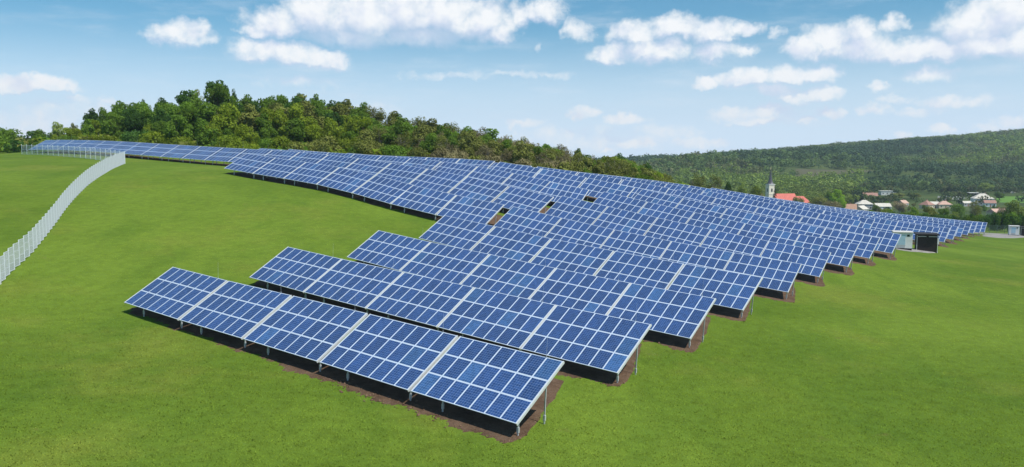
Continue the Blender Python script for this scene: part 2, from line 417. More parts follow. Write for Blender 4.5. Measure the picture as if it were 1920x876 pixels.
def _U(r2): return np.where(r2>1e-9,r2*np.log(np.maximum(r2,1e-9)),0.0)
_n=len(CP); _S=100.0
_X=CP[:,:2]/_S
_K=_U(((_X[:,None]-_X[None])**2).sum(-1))+np.eye(_n)*0.004
_P=np.c_[np.ones(_n),_X]
_M=np.block([[_K,_P],[_P.T,np.zeros((3,3))]])
_w=np.linalg.solve(_M,np.r_[CP[:,2],0,0,0])
def ground(x,y):
    x=np.asarray(x,float);y=np.asarray(y,float);sh=x.shape
    q=np.c_[x.ravel(),y.ravel()]/_S
    out=np.empty(len(q))
    for i in range(0,len(q),20000):
        b=q[i:i+20000]
        out[i:i+20000]=_U(((b[:,None]-_X[None])**2).sum(-1))@_w[:_n]+_w[_n]+b@_w[_n+1:]
    X_, Y_ = q[:, 0]*_S, q[:, 1]*_S; D_ = np.hypot(X_, Y_)
    sm = lambda a, b: np.clip((D_-a)/(b-a), 0, 1)**2*(3-2*np.clip((D_-a)/(b-a), 0, 1))
    out += sm(880, 1080)*(1-sm(1560, 1740))*(X_ > 100)*(11*np.sin(X_/88+.9*np.sin(Y_/130)+.4)*np.sin(Y_/120+1.3)+5*np.sin(X_/41+Y_/60)*np.sin(Y_/47+.5))  # spurs and gullies
    return out.reshape(sh)

def G(x, y): return float(ground(x, y))
def SToXY(s, t): return XY(s, t)
def PX(px, d):
    """ground point at depth d on picture bearing px: a survey bearing turned into a world position"""
    x = (px-960)/1500.0*d*1.0045
    return x, d, G(x, d)
def ZTOP(py, px, d):
    a, e = bearing(px, py)
    return CAMZ + math.tan(e)*math.hypot((px-960)/1500.0*d, d)

def build_ground():
    az = np.r_[np.linspace(-48, 48, 193), np.linspace(52, 308, 65)]
    az = np.radians(az)
    r = 5.0*1.0218**np.arange(300)
    A, Rr = np.meshgrid(az, r, indexing='ij')
    x = np.sin(A)*Rr; y = np.cos(A)*Rr; z = ground(x, y)
    na, nr = A.shape
    v = np.c_[x.ravel(), y.ravel(), z.ravel()]
    i = np.arange(na)[:, None]*nr + np.arange(nr-1)[None]
    j = ((np.arange(na)+1) % na)[:, None]*nr + np.arange(nr-1)[None]
    q = np.stack([i, i+1, j+1, j], -1).reshape(-1, 4)
    q = q[:, ::-1]
    c = len(v)
    v = np.r_[v, [[0, 0, G(0, 0)]]]
    k = np.arange(na)*nr
    tri = np.c_[np.full(na, c), k, np.roll(k, -1), np.roll(k, -1)]
    me = np_mesh('ground', v, q, M['ground'])
    bm = bmesh.new(); bm.from_mesh(me); bm.verts.ensure_lookup_table()
    for a, b in zip(k, np.roll(k, -1)):
        try: bm.faces.new((bm.verts[c], bm.verts[int(b)], bm.verts[int(a)]))
        except ValueError: pass
    bmesh.ops.recalc_face_normals(bm, faces=bm.faces)
    bm.to_mesh(me); bm.free()
    me.polygons.foreach_set('use_smooth', [True]*len(me.polygons))
    if me.polygons[1000].normal.z < 0: me.flip_normals()
    return tag(link('ground', me), kind='structure')
build_ground()

# ------------------------------------------------------------------ the rows: s runs downhill along a row, t from row to row
ROWT = {1: 30.5, 2: 41.1, 3: 51.5, 4: 63.9, 10: 128, 11: 139.5, 12: 151, 13: 162.5, 14: 175.5, 15: 188, 16: 201, 17: 214, 18: 227, 19: 239.5}
ROWP = {5: ([-110, -72, -58, -24], [72, 72.1, 73.6, 75.9]), 6: ([-206, -110, -89, -59.9, -59.2, -24], [84.2, 84.0, 83.6, 84.0, 86.3, 88.3]),
        7: ([-135, -87, -66, -59, -24], [93.2, 93.4, 94.6, 96.6, 97.5]), 8: ([-138, -85, -59, -24], [103, 105, 107, 107]),
        9: ([-131, -108, -58, -24], [112.5, 112.5, 116.5, 116.5])}
def rowt(k, s):
    if k in ROWT: return ROWT[k]
    return float(np.interp(s, *ROWP[k]))
def split(a, b):
    n = max(1, round((b-a)/7.2)); p = (b-a)/n
    return [(a+p*i, p) for i in range(n)]
ROWS = {
 1: [(-59.6, 7.45), (-52.05, 7.4), (-44.55, 7.4), (-37.05, 7.4), (-29.6, 7.2)],
 2: split(-58.9, -22.75), 3: split(-58.2, -22.8), 4: split(-60.5, -23.65),
 5: split(-108.7, -58.75) + split(-57.9, -23.9),
 6: split(-205.9, -162.5) + split(-162.5, -88.7) + split(-88.6, -58.9) + split(-59.2, -24.5),
 7: split(-134.5, -87.1) + split(-86.4, -59.8) + split(-58.9, -23.9),
 8: split(-138, -84.9) + split(-84.0, -58.9) + split(-58.2, -23.7),
 9: split(-131, -83.7) + split(-82.7, -57.6) + split(-56.8, -23.0),
 10: split(-92.2, -57.0) + split(-56.2, -31.0), 11: split(-88.1, -57.0) + split(-56.2, -31.5),
 12: split(-65.4, -58.0) + split(-57.2, -23.4), 13: split(-66.7, -58.4) + split(-57.5, -23.5),
 14: split(-63.0, -23.9), 15: split(-59.7, -24.2), 16: split(-55.9, -24.6), 17: split(-51.5, -25.0), 18: split(-47.8, -25.2), 19: split(-45.2, -25.5)}
ORD = ['', 'first', 'second', 'third', 'fourth', 'fifth', 'sixth', 'seventh', 'eighth', 'ninth', 'tenth', 'eleventh', 'twelfth', 'thirteenth',
       'fourteenth', 'fifteenth', 'sixteenth', 'seventeenth', 'eighteenth', 'nineteenth', 'twentieth', 'twenty-first', 'twenty-second']
ORD += ['twenty-third', 'twenty-fourth', 'twenty-fifth', 'twenty-sixth', 'twenty-seventh']
CLEAR = 0.80
TILT = R(29.9); CT, ST_ = math.cos(TILT), math.sin(TILT)
PW, PH = 1.010, 4.6/3

def module_mesh():
    me = bpy.data.meshes.new('solar_panel')
    bm = bmesh.new(); uv = bm.loops.layers.uv.new('UVMap')
    x0, x1, y0, y1, z0, z1 = 0.003, PW-0.003, 0.004, PH-0.004, 0.0, 0.042
    vs = [bm.verts.new(p) for p in ((x0,y0,z0),(x1,y0,z0),(x1,y1,z0),(x0,y1,z0),(x0,y0,z1),(x1,y0,z1),(x1,y1,z1),(x0,y1,z1))]
    for f in ((3,2,1,0),(0,1,5,4),(1,2,6,5),(2,3,7,6),(3,0,4,7)):
        fc = bm.faces.new([vs[i] for i in f]); fc.material_index = 1
    # frame lip 22 mm wide stands 3 mm proud of the glass
    l = 0.014; d = 0.004
    ins = [bm.verts.new(p) for p in ((x0+l,y0+l,z1),(x1-l,y0+l,z1),(x1-l,y1-l,z1),(x0+l,y1-l,z1))]
    low = [bm.verts.new((v.co.x, v.co.y, z1-d)) for v in ins]
    for i in range(4):
        j = (i+1) % 4
        for q in ((vs[4+i], vs[4+j], ins[j], ins[i]), (ins[i], ins[j], low[j], low[i])):
            fc = bm.faces.new(q); fc.material_index = 1
    fc = bm.faces.new(low); fc.material_index = 0
    for L, c in zip(fc.loops, ((0,0),(1,0),(1,1),(0,1))): L[uv].uv = c
    bm.to_mesh(me); bm.free()
    me.materials.append(M['module']); me.materials.append(M['frame'])
    return me
MODULE = module_mesh()
def on_slope(x, v, n=0.0):           # point on the module plane: x along the row, v up the slope, n above the plane
    return Vector((x, v*CT - n*ST_, v*ST_ + n*CT))
LX = (1.95, 6.95)
def frame_parts(mb):
    for v in (0.35, 1.25, 2.25, 3.25, 4.2):                     # purlins
        mb.poly([on_slope(x, v+dv, n) for x in (0.02, 7.17) for dv, n in ((-.03,-.075),(.03,-.075),(.03,-.004),(-.03,-.004))],
                [(0,1,2,3),(7,6,5,4),(0,4,5,1),(1,5,6,2),(2,6,7,3),(3,7,4,0)])
    for x in LX:                                                # rafters with one brace
        mb.poly([on_slope(x+dx, v, n) for v in (0.15, 4.45) for dx, n in ((-.035,-.19),(.035,-.19),(.035,-.08),(-.035,-.08))],
                [(0,1,2,3),(7,6,5,4),(0,4,5,1),(1,5,6,2),(2,6,7,3),(3,7,4,0)])
        mb.bar((x, 0.48, -0.15), on_slope(x, 2.0, -0.2), 0.028, n=4)
def leg_mesh(y, top, depth=1.1):
    mb = MB()
    mb.box(-.036, .036, y-.03, y+.03, -depth-.8, top)
    mb.box(-.06, .06, y-.05, y+.05, -.62, -.34)              # ground screw collar
    mb.box(-.06, .06, y-.045, y+.045, top-.14, top)
    return mb
FRONTY, REARY = 0.45, 2.75
def rear_top(): return (REARY/CT)*ST_ - 0.20
def make_table(detail, thin=False):
    t = empty('solar_table'); ch = []
    i = 0
    for rr in range(3):
        for cc in range(7):
            o = link('solar_panel', MODULE, t)
            o.location = on_slope(0.064+cc*PW, rr*PH); o.rotation_euler = (TILT, 0, 0); ch.append(o)
    fr = MB(); frame_parts(fr)
    legs = [(x, y, tp, d) for x in LX for (y, tp, d) in ((FRONTY, 0.06, .5), (REARY, rear_top(), 1.0))]
    ch.append(fr.build('support_frame', M['metal'], t))
    if detail:
        for (x, y, tp, d) in legs:
            o = leg_mesh(y, tp, d).build('leg', M['metal'], t); o.location = (x, 0, 0); ch.append(o)
        rod = MB(); rod.bar((0, 0, 0), (0, 0, 1.25), 0.007, 0.004, 5); rod.bar((0, 0, -.05), (0, 0, .16), 0.018, n=6)
        o = rod.build('lightning_rod', M['metal'], t); o.location = on_slope(6.1, 4.55, 0.0); ch.append(o)
    else:
        mb = MB()
        for (x, y, tp, d) in legs: mb.box(x-.05, x+.05, y-.035, y+.035, -d-.8, tp)
        ch.append(mb.build('support_struts', M['metal'], t))
    rw = .022 if thin else .06
    for x in ((0.042, 7.136) if thin else (0.0, 7.136)):
        e = MB()
        e.poly([on_slope(x+dx, v, n) for v in (-.012, 4.615) for dx, n in ((0,-.095),(rw,-.095),(rw,.047),(0,.047))],
               [(0,1,2,3),(7,6,5,4),(0,4,5,1),(1,5,6,2),(2,6,7,3),(3,7,4,0)])
        ch.append(e.build('edge_rail', M['rail'], t))
    kids(t, ch)
    return t
TABLES = {}
protos = {}
ROWNAME = {1: 'the nearest row', 19: 'the farthest row'}
soil_rows = []
for k, tabs in ROWS.items():
    n = len(tabs)
    for i, (s, p) in enumerate(tabs):
        det = k <= 6
        thin = (k >= 5 and s > -59.6) or k >= 10
        if (det, thin) not in protos:
            o = protos[(det, thin)] = make_table(det, thin)
        else:
            o = copy_tree(protos[(det, thin)])
        a = Vector((*XY(s, rowt(k, s)), 0)); s2 = s + 7.2
        t2 = rowt(k, s2) if not (k in (6, 7) and s < -60 < s2) else rowt(k, -60.0)
        b = Vector((*XY(s2, t2), 0))
        a.z = G(a.x, a.y) + CLEAR; b.z = G(b.x, b.y) + CLEAR
        e1 = (b-a).normalized()
        ph = Vector((0, 0, 1)).cross(e1).normalized()
        up = e1.cross(ph).normalized()
        sx = (p-0.01)/7.13 if thin else (p-0.055)/7.2 if p < 7.26 else (p-0.11)/7.2
        mw = Matrix((e1*sx, ph, up)).transposed().to_4x4(); mw.translation = a
        o.matrix_world = mw
        row = ROWNAME.get(k, 'the %s row from the front' % ORD[k])
        if i == n-1: lab = 'blue solar table at the downhill end of %s' % row
        elif i == 0: lab = 'blue solar table at the uphill end of %s' % row
        elif n-i <= i+1: lab = 'blue solar table, %s from the downhill end of %s' % (ORD[n-i], row)
        else: lab = 'blue solar table, %s from the uphill end of %s' % (ORD[i+1], row)
        tag(o, lab, 'solar table', 'solar tables in rows on the hillside')
        TABLES[(k, i)] = o

# ------------------------------------------------------------------ bare soil under the rows, gravel pads (thin draped sheets)
def soil_edges(k, s):
    """front and back edge of the turned soil of row k at s, or None"""
    tabs = ROWS[k]; sl = tabs[0][0] - 0.9; sr = tabs[-1][0] + tabs[-1][1] + (0.9 if k > 4 else 0.35 if k > 2 else 0.0)
    if s < sl or s > sr: return None
    t = rowt(k, s)
    wob = 0.35*math.sin(s*0.9+k*2.1) + 0.28*math.sin(s*2.3+k) + 0.20*math.sin(s*5.7+3*k) + 0.16*math.sin(s*13.1+k) + 0.14*math.sin(s*23.7+2*k) + 0.10*math.sin(s*37.1+k)
    wob2 = 0.35*math.sin(s*1.7+k*1.3) + 0.35*math.sin(s*4.1+2*k) + 0.30*math.sin(s*9.7+k) + 0.22*math.sin(s*21.3+k)
    nt = rowt(k+1, s) if k < 19 else t+9
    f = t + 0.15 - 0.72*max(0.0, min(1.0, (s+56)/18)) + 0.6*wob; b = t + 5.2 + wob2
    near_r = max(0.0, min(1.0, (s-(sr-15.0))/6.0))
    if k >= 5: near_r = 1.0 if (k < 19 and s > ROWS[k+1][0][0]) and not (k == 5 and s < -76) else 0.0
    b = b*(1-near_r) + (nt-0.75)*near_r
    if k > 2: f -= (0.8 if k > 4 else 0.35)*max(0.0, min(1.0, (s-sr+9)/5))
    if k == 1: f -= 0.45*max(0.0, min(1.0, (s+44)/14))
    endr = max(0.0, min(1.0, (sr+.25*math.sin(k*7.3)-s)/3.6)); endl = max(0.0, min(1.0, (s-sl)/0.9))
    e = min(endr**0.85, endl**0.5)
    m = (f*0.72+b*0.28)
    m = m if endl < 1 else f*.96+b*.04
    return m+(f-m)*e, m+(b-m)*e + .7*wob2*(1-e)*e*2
def drape(name, strips, mt, lift):
    V = []; Q = []
    for st in strips:                                    # st: list of (p0, p1) world xy pairs
        nb = 9; base = sum(len(a) for a in V)
        st = np.array(st, float); n = len(st)
        u = np.linspace(0, 1, nb)[None, :, None]
        pts = st[:, 0][:, None]*(1-u) + st[:, 1][:, None]*u
        P = pts.reshape(-1, 2)
        z = ground(P[:, 0], P[:, 1]) + lift + (0.012*(len(V) % 2))
        # curl the rim down so it meets the grass
        rim = np.zeros((n, nb)); rim[:, 0] = rim[:, -1] = 1; rim[0] = rim[-1] = 1
        z = z - rim.ravel()*(lift+0.03)
        V.append(np.c_[P, z])
        i = (np.arange(n-1)[:, None]*nb + np.arange(nb-1)[None]).ravel() + base
        Q.append(np.c_[i, i+nb, i+nb+1, i+1])
    me = np_mesh(name, np.concatenate(V), np.concatenate(Q), mt)
    if me.polygons[len(me.polygons)//2].normal.z < 0: me.flip_normals()
    return tag(link(name, me), kind='structure')
strips = []
for k in ROWS:
    sl = ROWS[k][0][0]-0.9; sr = ROWS[k][-1][0]+ROWS[k][-1][1]+(0.9 if k > 4 else 0.35 if k > 2 else 0.0)
    st = []
    for s in np.arange(sl, sr+.01, 0.12 if k < 6 else 0.3):
        e = soil_edges(k, s)
        if e: st.append((XY(s, e[0]), XY(s, e[1])))
    strips.append(st)
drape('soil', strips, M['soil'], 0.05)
def blob(cx, cy, ra, rb, rz, seed):
    rg = random.Random(seed); st = []
    ph = [rg.uniform(0, 6) for _ in range(4)]
    for a in np.linspace(-1, 1, 40):
        h = math.sqrt(max(0, 1-a*a))*(1+.1*math.sin(5*a+ph[0])+.06*math.sin(11*a+ph[1]))
        h2 = math.sqrt(max(0, 1-a*a))*(1+.1*math.sin(6*a+ph[2])+.06*math.sin(13*a+ph[3]))
        p = []
        for q in (-h, h2):
            x, y = a*ra, q*rb
            p.append((cx+x*math.cos(rz)-y*math.sin(rz), cy+x*math.sin(rz)+y*math.cos(rz)))
        st.append(tuple(p))
    return st
drape('gravel_path', [blob(62.2, 122.2, 4.8, 2.2, .55, 3), blob(133, 215, 26, 4.5, R(52), 4), blob(146, 230, 22, 5.0, .12, 5)], M['gravel'], 0.085)

# loose clods beside the nearest row's downhill end: too many to count
rg = random.Random(5)
cm = MB()
for k in (1, 2, 3, 4, 5):
    sr = ROWS[k][-1][0]+ROWS[k][-1][1]
    for _ in range(260 if k < 3 else 130):
        s = sr - rg.uniform(0.0, 14); e = soil_edges(k, s)
        if not e: continue
        t = rg.uniform(*e) if s > sr-4.5 else (e[0]+rg.random()*1.3)
        x, y = XY(s, t); r = rg.choice((.03, .04, .05, .06, .10))*rg.uniform(.6, 1.2); z = G(x, y)+.05
        pts = [(x+r*math.cos(a)*rg.uniform(.6, 1.2), y+r*math.sin(a)*rg.uniform(.6, 1.2), z-.02) for a in (0, 1.25, 2.5, 3.75, 5)]
        pts.append((x+rg.uniform(-.3, .3)*r, y+rg.uniform(-.3, .3)*r, z+r*rg.uniform(.5, .9)))
        cm.poly(pts, [(i, (i+1) % 5, 5) for i in range(5)])
tag(cm.build('soil_clods', M['clod']), 'loose brown clods lying along the edge of the bare soil', 'soil', kind='stuff')

# ------------------------------------------------------------------ fences
def lattice_mesh(wd, ht, name, mt, pitch=0.065, r=0.003, bars=(0.02, .35, .68, 1.0)):
    mb = MB()
    n = int(wd/pitch)
    for i in range(n+1):
        x = wd*i/n
        mb.box(x-r, x+r, -r, r, 0, ht)
    m = int(ht/0.2)
    for j in range(m+1):
        z = ht*j/m
        mb.box(0, wd, -.012, -.004, z-r, z+r)
    for b in bars:
        z = ht*b
        mb.box(0, wd, .006, .03, z-.022, z+.022, 1)
    return mb.mesh(name, [M['wire'] if mt is M['fence_steel'] else mt, mt])
def fence_run(label, pts, bay, ht, mt, group, bars, pw=.032, pitch=.055, r=.0042, flip=1):
    P = [Vector((x, y)) for x, y in pts]
    L = [0.0]
    for a, b in zip(P, P[1:]): L.append(L[-1]+(b-a).length)
    n = max(1, int(L[-1]/bay))
    def at(u):
        u = max(0.0, min(L[-1], u))
        xs = np.interp(u, L, [p.x for p in P]); ys = np.interp(u, L, [p.y for p in P])
        return Vector((float(xs), float(ys)))
    mx, my = at(L[-1]/2)
    root = empty('fence', (mx, my, G(mx, my)))
    tag(root, label, 'fence', group)
    me = lattice_mesh(bay-.07, ht, 'mesh_panel', mt, pitch, r, bars)
    pm = MB().box(-pw, pw, -pw*.8, pw*.8, -.35, ht+.16)
    pm.box(-pw*1.2, pw*1.2, -pw, pw, ht+.16, ht+.175)
    pm = pm.mesh('post', mt)
    inv = root.location
    for i in range(n+1):
        a = at(i*bay); z = G(a.x, a.y)
        nb = at((i+1)*bay if i < n else i*bay); pv = at((i-1)*bay if i == n else i*bay)
        d = (nb-pv).normalized(); ang = math.atan2(d.y, d.x)
        o = link('post', pm, root); o.location = Vector((a.x, a.y, z+.05))-inv; o.rotation_euler = (0, 0, ang)
        if i < n:
            zz = max(z, G(nb.x, nb.y)-.05)
            o = link('mesh_panel', me, root); o.location = Vector((a.x+d.x*.035, a.y+d.y*.035, zz+.06))-inv; o.rotation_euler = (0, 0, ang)
    return root
NEARF = [(-35.5, 50.0), (-40.2, 60.0), (-43.2, 68.3), (-45.0, 74.5), (-47.6, 81.8), (-49.6, 87.2), (-51.2, 91.3), (-53.6, 97.9), (-56.8, 107.1), (-61.0, 120.3), (-68.5, 142.0)]
fence_run('pale steel mesh fence climbing the meadow in steps', NEARF, 1.5, 2.0, M['fence_steel'], 'pale steel mesh fences', (0.0, .33, .66, 1.0))
FARF = [(-68.6, 142.35)] + [XY(s, t) for s, t in ((-150, 75.2), (-165, 77.6), (-185, 79.4), (-200, 80.2))]
fence_run('pale steel mesh fence in front of the uphill end of the sixth solar row', FARF, 3.0, 2.0, M['fence_steel'], 'pale steel mesh fences', (0.0, .5, 1.0), pw=.05, pitch=.11, r=.0042)
fence_run('dark wire fence behind the gravel yard beyond the last solar row', [(127.5, 232.0), (140, 236), (152, 240), (166, 243)], 3.0, 2.2, M['wiregreen'], None, (0.0, 1.0), pw=.045, pitch=.16, r=.008)

# ------------------------------------------------------------------ inverter cabins
def shed(loc, rz, wd, dp, ht, label, lean=.25):
    """dark boarded shelter: closed board front between pale corner posts, flat roof with overhang"""
    t = empty('shed', loc, rz); tag(t, label, 'shed', 'dark inverter sheds')
    b = MB(); b.box(-wd/2, wd/2, -dp/2, dp/2, -.3, ht)
    n = int(wd/.14)
    for i in range(n):
        x = -wd/2+.07+i*(wd-.14)/(n-1)
        b.box(x-.055, x+.055, -dp/2-.022, -dp/2-.002, .05, ht-.34)
    b.build('wall', M['dark'], t)
    rf = MB(); rf.box(-wd/2-lean, wd/2+lean, -dp/2-.4, dp/2+.3, ht+.003, ht+.16)
    rf.build('roof', M['darkroof'], t)
    for x in (-wd/2-.06, wd/2+.06):
        MB().box(x-.035, x+.035, -dp/2-.10, -dp/2-.03, -.3, ht-.05).build('corner_post', M['rail'], t)
    for x in (-wd/4-.05, wd/4+.05):
        MB().box(x-wd/4+.12, x+wd/4-.12, -dp/2-.05, -dp/2-.025, ht-.30, ht-.19).build('louvre', M['metal'], t)
    mb = MB(); mb.box(wd/2+.003, wd/2+.26, -dp/2+.1, -dp/2+.5, ht*.45, ht*.78); mb.build('meter_box', M['white'], t)
    return t
def cabinet(loc, rz, wd, dp, ht, label):
    t = empty('inverter_cabin', loc, rz); tag(t, label, 'cabin', 'white inverter cabins')
    b = MB(); b.box(-wd/2, wd/2, -dp/2, dp/2, .22, ht); b.build('wall', M['white'], t)
    MB().box(-wd/2+.06, wd/2-.06, -dp/2+.06, dp/2-.06, -.4, .217).build('plinth', M['darkroof'], t)
    MB().box(-wd/2-.10, wd/2+.10, -dp/2-.12, dp/2+.12, ht+.003, ht+.12).build('roof', M['stone'], t)
    d = MB().box(-wd*.30, wd*.12, -dp/2-.03, -dp/2-.003, .75, ht-.35).build('door', M['paleblue'], t)
    MB().box(wd*.075, wd*.09, -dp/2-.06, -dp/2-.033, 1.35, 1.55).build('handle', M['metal'], d)
    MB().box(-wd*.30, wd*.12, -dp/2-.025, -dp/2-.003, .30, .70).build('vent', M['metal'], t)
    MB().box(wd*.2, wd*.34, -dp/2-.02, -dp/2-.003, ht-.55, ht-.25).build('vent', M['window'], t)
    MB().box(wd/2+.003, wd/2+.03, -dp*.25, dp*.25, .5, ht-.3).build('side_door', M['greywall'], t)
    return t
RZ1 = R(-19)
x, y = 64.2, 123.4
shed((x, y, G(x, y)+.05), RZ1, 2.75, 2.6, 2.55, 'dark boarded shed on gravel beside the white cabin at the end of the rows')
x, y = 59.6, 121.6
cabinet((x, y, G(x, y)+.05), RZ1, 2.6, 2.4, 2.55, 'white inverter cabin with pale blue door half behind the solar tables')
x, y = 140.6, 223.2
cabinet((x, y, G(x, y)+.05), RZ1-.1, 2.4, 2.2, 2.6, 'small white cabin in the far gravel yard by the wire fence')
x, y = 144.3, 223.6
shed((x, y, G(x, y)+.05), RZ1-.1, 2.6, 2.4, 2.5, 'dark shed in the far gravel yard cut by the edge of the photo')

# ------------------------------------------------------------------ trees: crown and trunk meshes in the size of a 10 m tree
def leaf_cloud(rg, centres, n, leaf, squash=0.8, up=0.25):
    """n leaf-clump quads spread through lobes; returns verts, quads, tone"""
    cs = np.array([c[:3] for c in centres]); rs = np.array([c[3] for c in centres])
    pr = rs**2; pr = pr/pr.sum()
    idx = rg.choice(len(cs), n, p=pr)
    d = rg.normal(size=(n, 3)); d /= np.linalg.norm(d, axis=1)[:, None]
    rad = rs[idx]*(rg.uniform(0.35, 1.0, n)**0.45)*rg.uniform(.92, 1.12, n)
    pos = cs[idx] + d*rad[:, None]*np.array([1, 1, squash])
    nrm = d + rg.normal(size=(n, 3))*0.55 + np.array([0, 0, up]); nrm /= np.linalg.norm(nrm, axis=1)[:, None]
    u = np.cross(nrm, rg.normal(size=(n, 3))); u /= np.linalg.norm(u, axis=1)[:, None]
    v = np.cross(nrm, u)
    sz = leaf*rg.uniform(.55, 1.25, n)[:, None]
    a = rg.uniform(.7, 1.3, (n, 1))
    V = np.stack([pos-u*sz*a*.5, pos+v*sz*.42-u*sz*.1, pos+u*sz*a*.5, pos-v*sz*.42+u*sz*.1], 1).reshape(-1, 3)
    Q = np.arange(4*n).reshape(n, 4)
    lobe = rg.uniform(0, 1, len(cs))
    tone = np.clip(0.5*lobe[idx] + 0.5*rg.uniform(0, 1, n), 0, 1)
    return V, Q, np.repeat(tone, 4)
def lobes(rg, n, cz, rx, rz, r0, r1):
    out = []
    for i in range(n):
        d = rg.normal(size=3); d /= np.linalg.norm(d); d *= rg.uniform(.45, 1.0)
        out.append((d[0]*rx, d[1]*rx, cz+d[2]*rz, rg.uniform(r0, r1)))
    return out
SHAPES = {
 'round':  dict(l=(21, 5.4, 2.4, 3.1, .9, 1.6), n=3300, leaf=.47),
 'tall':   dict(l=(20, 5.5, 1.6, 3.6, .8, 1.3), n=2800, leaf=.44),
 'spread': dict(l=(24, 5.6, 3.2, 2.8, .9, 1.6), n=3600, leaf=.48),
 'open':   dict(l=(18, 6.2, 2.8, 2.9, .6, 1.15), n=1500, leaf=.38),
 'twiggy': dict(l=(28, 5.6, 2.6, 3.3, .7, 1.35), n=3000, leaf=.30),
 'shrub':  dict(l=(17, 4.2, 4.2, 3.0, 1.6, 2.8), n=2400, leaf=.68),
}
NPR = np.random.default_rng(11)
def crown_mesh(shape, color, var):
    rg = np.random.default_rng(abs(hash_s(shape))+var*17)
    if shape == 'conifer':
        cs = []
        for i in range(15):
            z = 1.2+i*.58; r = 2.3*(1-i/15.6)
            for k in range(max(3, int(r*4))):
                a = rg.uniform(0, 6.28); cs.append((math.cos(a)*r*.62, math.sin(a)*r*.62, z-.12*r, .24+r*.30))
        V, Q, T = leaf_cloud(rg, cs, 2200, .45, .45, -.1)
    else:
        s = SHAPES[shape]; V, Q, T = leaf_cloud(rg, lobes(rg, *s['l']), s['n'], s['leaf'])
        top = np.percentile(V[:, 2], 99.3); V[:, 2] *= 10.0/top
        if shape == 'shrub': V[:, 2] = np.maximum(V[:, 2], rg.uniform(0, .5, len(V)))
    return np_mesh('crown', V, Q, LEAF[color], T)
def hash_s(s): return sum((i+1)*ord(c) for i, c in enumerate(s))
def trunk_mesh(shape, var):
    rg = random.Random(hash_s(shape)*3+var); mb = MB()
    if shape == 'conifer':
        mb.bar((0, 0, -.6), (0, 0, 9.6), .22, .03); return mb.mesh('trunk', M['bark'])
    lean = (rg.uniform(-.3, .3), rg.uniform(-.3, .3)); fork = 3.2 if shape != 'shrub' else .8
    mb.bar((0, 0, -.8), (lean[0]*.4, lean[1]*.4, fork), .26, .18)
    nl = 22 if shape in ('twiggy', 'open') else 8
    for i in range(nl):
        a = i*2.4+rg.uniform(-.4, .4); z0 = fork-rg.uniform(0, .6); rr = rg.uniform(.8, 2.3); z1 = rg.uniform(5.2, 9.3)
        q = (lean[0]*.4, lean[1]*.4, z0); mid = (math.cos(a)*rr*.45+lean[0], math.sin(a)*rr*.45+lean[1], (z0+z1)/2+.3)
        e = (math.cos(a)*rr+lean[0], math.sin(a)*rr+lean[1], z1)
        mb.bar(q, mid, .11, .07, 5); mb.bar(mid, e, .07, .02, 5)
        if nl > 10:
            for j in range(3):
                f = rg.uniform(.2, .9); b = tuple(mid[k]+(e[k]-mid[k])*f for k in range(3))
                mb.bar(b, (b[0]+rg.uniform(-1, 1), b[1]+rg.uniform(-1, 1), b[2]+rg.uniform(.4, 1.2)), .035, .012, 4)
    return mb.mesh('trunk', M['graybark' if shape in ('twiggy', 'open') else 'bark'])
_cr = {}; _tr = {}
TR = random.Random(77)
def tree(x, y, h, wd, shape, color, label, group=None, name='tree', cat='tree', trunk=True):
    """h, wd in metres: total height and crown width"""
    var = TR.randrange(3)
    if (shape, color, var) not in _cr: _cr[(shape, color, var)] = crown_mesh(shape, color, var)
    if (shape, var) not in _tr: _tr[(shape, var)] = trunk_mesh(shape, var)
    base = {'round': 7.6, 'tall': 5.6, 'spread': 9.4, 'open': 7.6, 'twiggy': 7.6, 'shrub': 12.0, 'conifer': 4.6}[shape]
    t = empty(name, (x, y, G(x, y)-.05), TR.uniform(0, 6.28)); t.scale = (wd/base, wd/base, h/10.0)
    tag(t, label, cat, group)
    link('crown', _cr[(shape, color, var)], t)
    if trunk: link('trunk', _tr[(shape, var)], t)
    return t
def tree_top(px, py, d, wpx, shape, color, label, group=None, **k):
    """tree at depth d on bearing px whose top was surveyed at py and whose crown spans wpx"""
    x, y, z = PX(px, d)
    return tree(x, y, max(1.5, ZTOP(py, px, d)-z), wpx*d/1500.0, shape, color, label, group, **k)

# ---- wooded hill behind the rows
SKY = [(-60,246),(0,243),(20,242),(45,254),(60,249),(78,243),(96,254),(104,244),(119,231),(135,243),(148,232),(160,240),(170,222),(181,207),(193,214),(210,205),(222,204),(237,192),(255,195),(268,195),(279,189),(287,208),
 (300,198),(313,187),(325,189),(338,198),(347,183),(356,173),(372,170),(385,178),(397,162),(416,154),(430,160),(438,167),(446,178),(458,174),(482,176),(506,185),(519,182),(537,177),(552,182),(568,177),(595,178),(608,185),(630,184),(648,183),
 (668,190),(703,196),(740,207),(765,216),(798,221),(835,230),(868,236),(916,241),(942,247),(950,256),(977,257),(1004,264),(1012,273),(1025,272),(1046,273),(1058,279),(1083,279),(1100,285),(1123,297),(1137,294),(1158,290),(1177,299),(1187,303),(1198,309),(1212,308),(1225,317),(1242,324),(1252,332),(1275,343),(1330,356)]
SX, SY = [p[0] for p in SKY], [p[1] for p in SKY]
def skyline(px): return float(np.interp(px, SX, SY))
def edge_d(px): return float(np.interp(px, [-60, 86, 151, 300, 421, 490, 650, 800, 1000, 1100, 1250, 1331], [230, 212, 196, 176, 163, 172, 190, 184, 180, 186, 190, 186]))
GRP = 'trees of the wooded hill behind the solar rows'
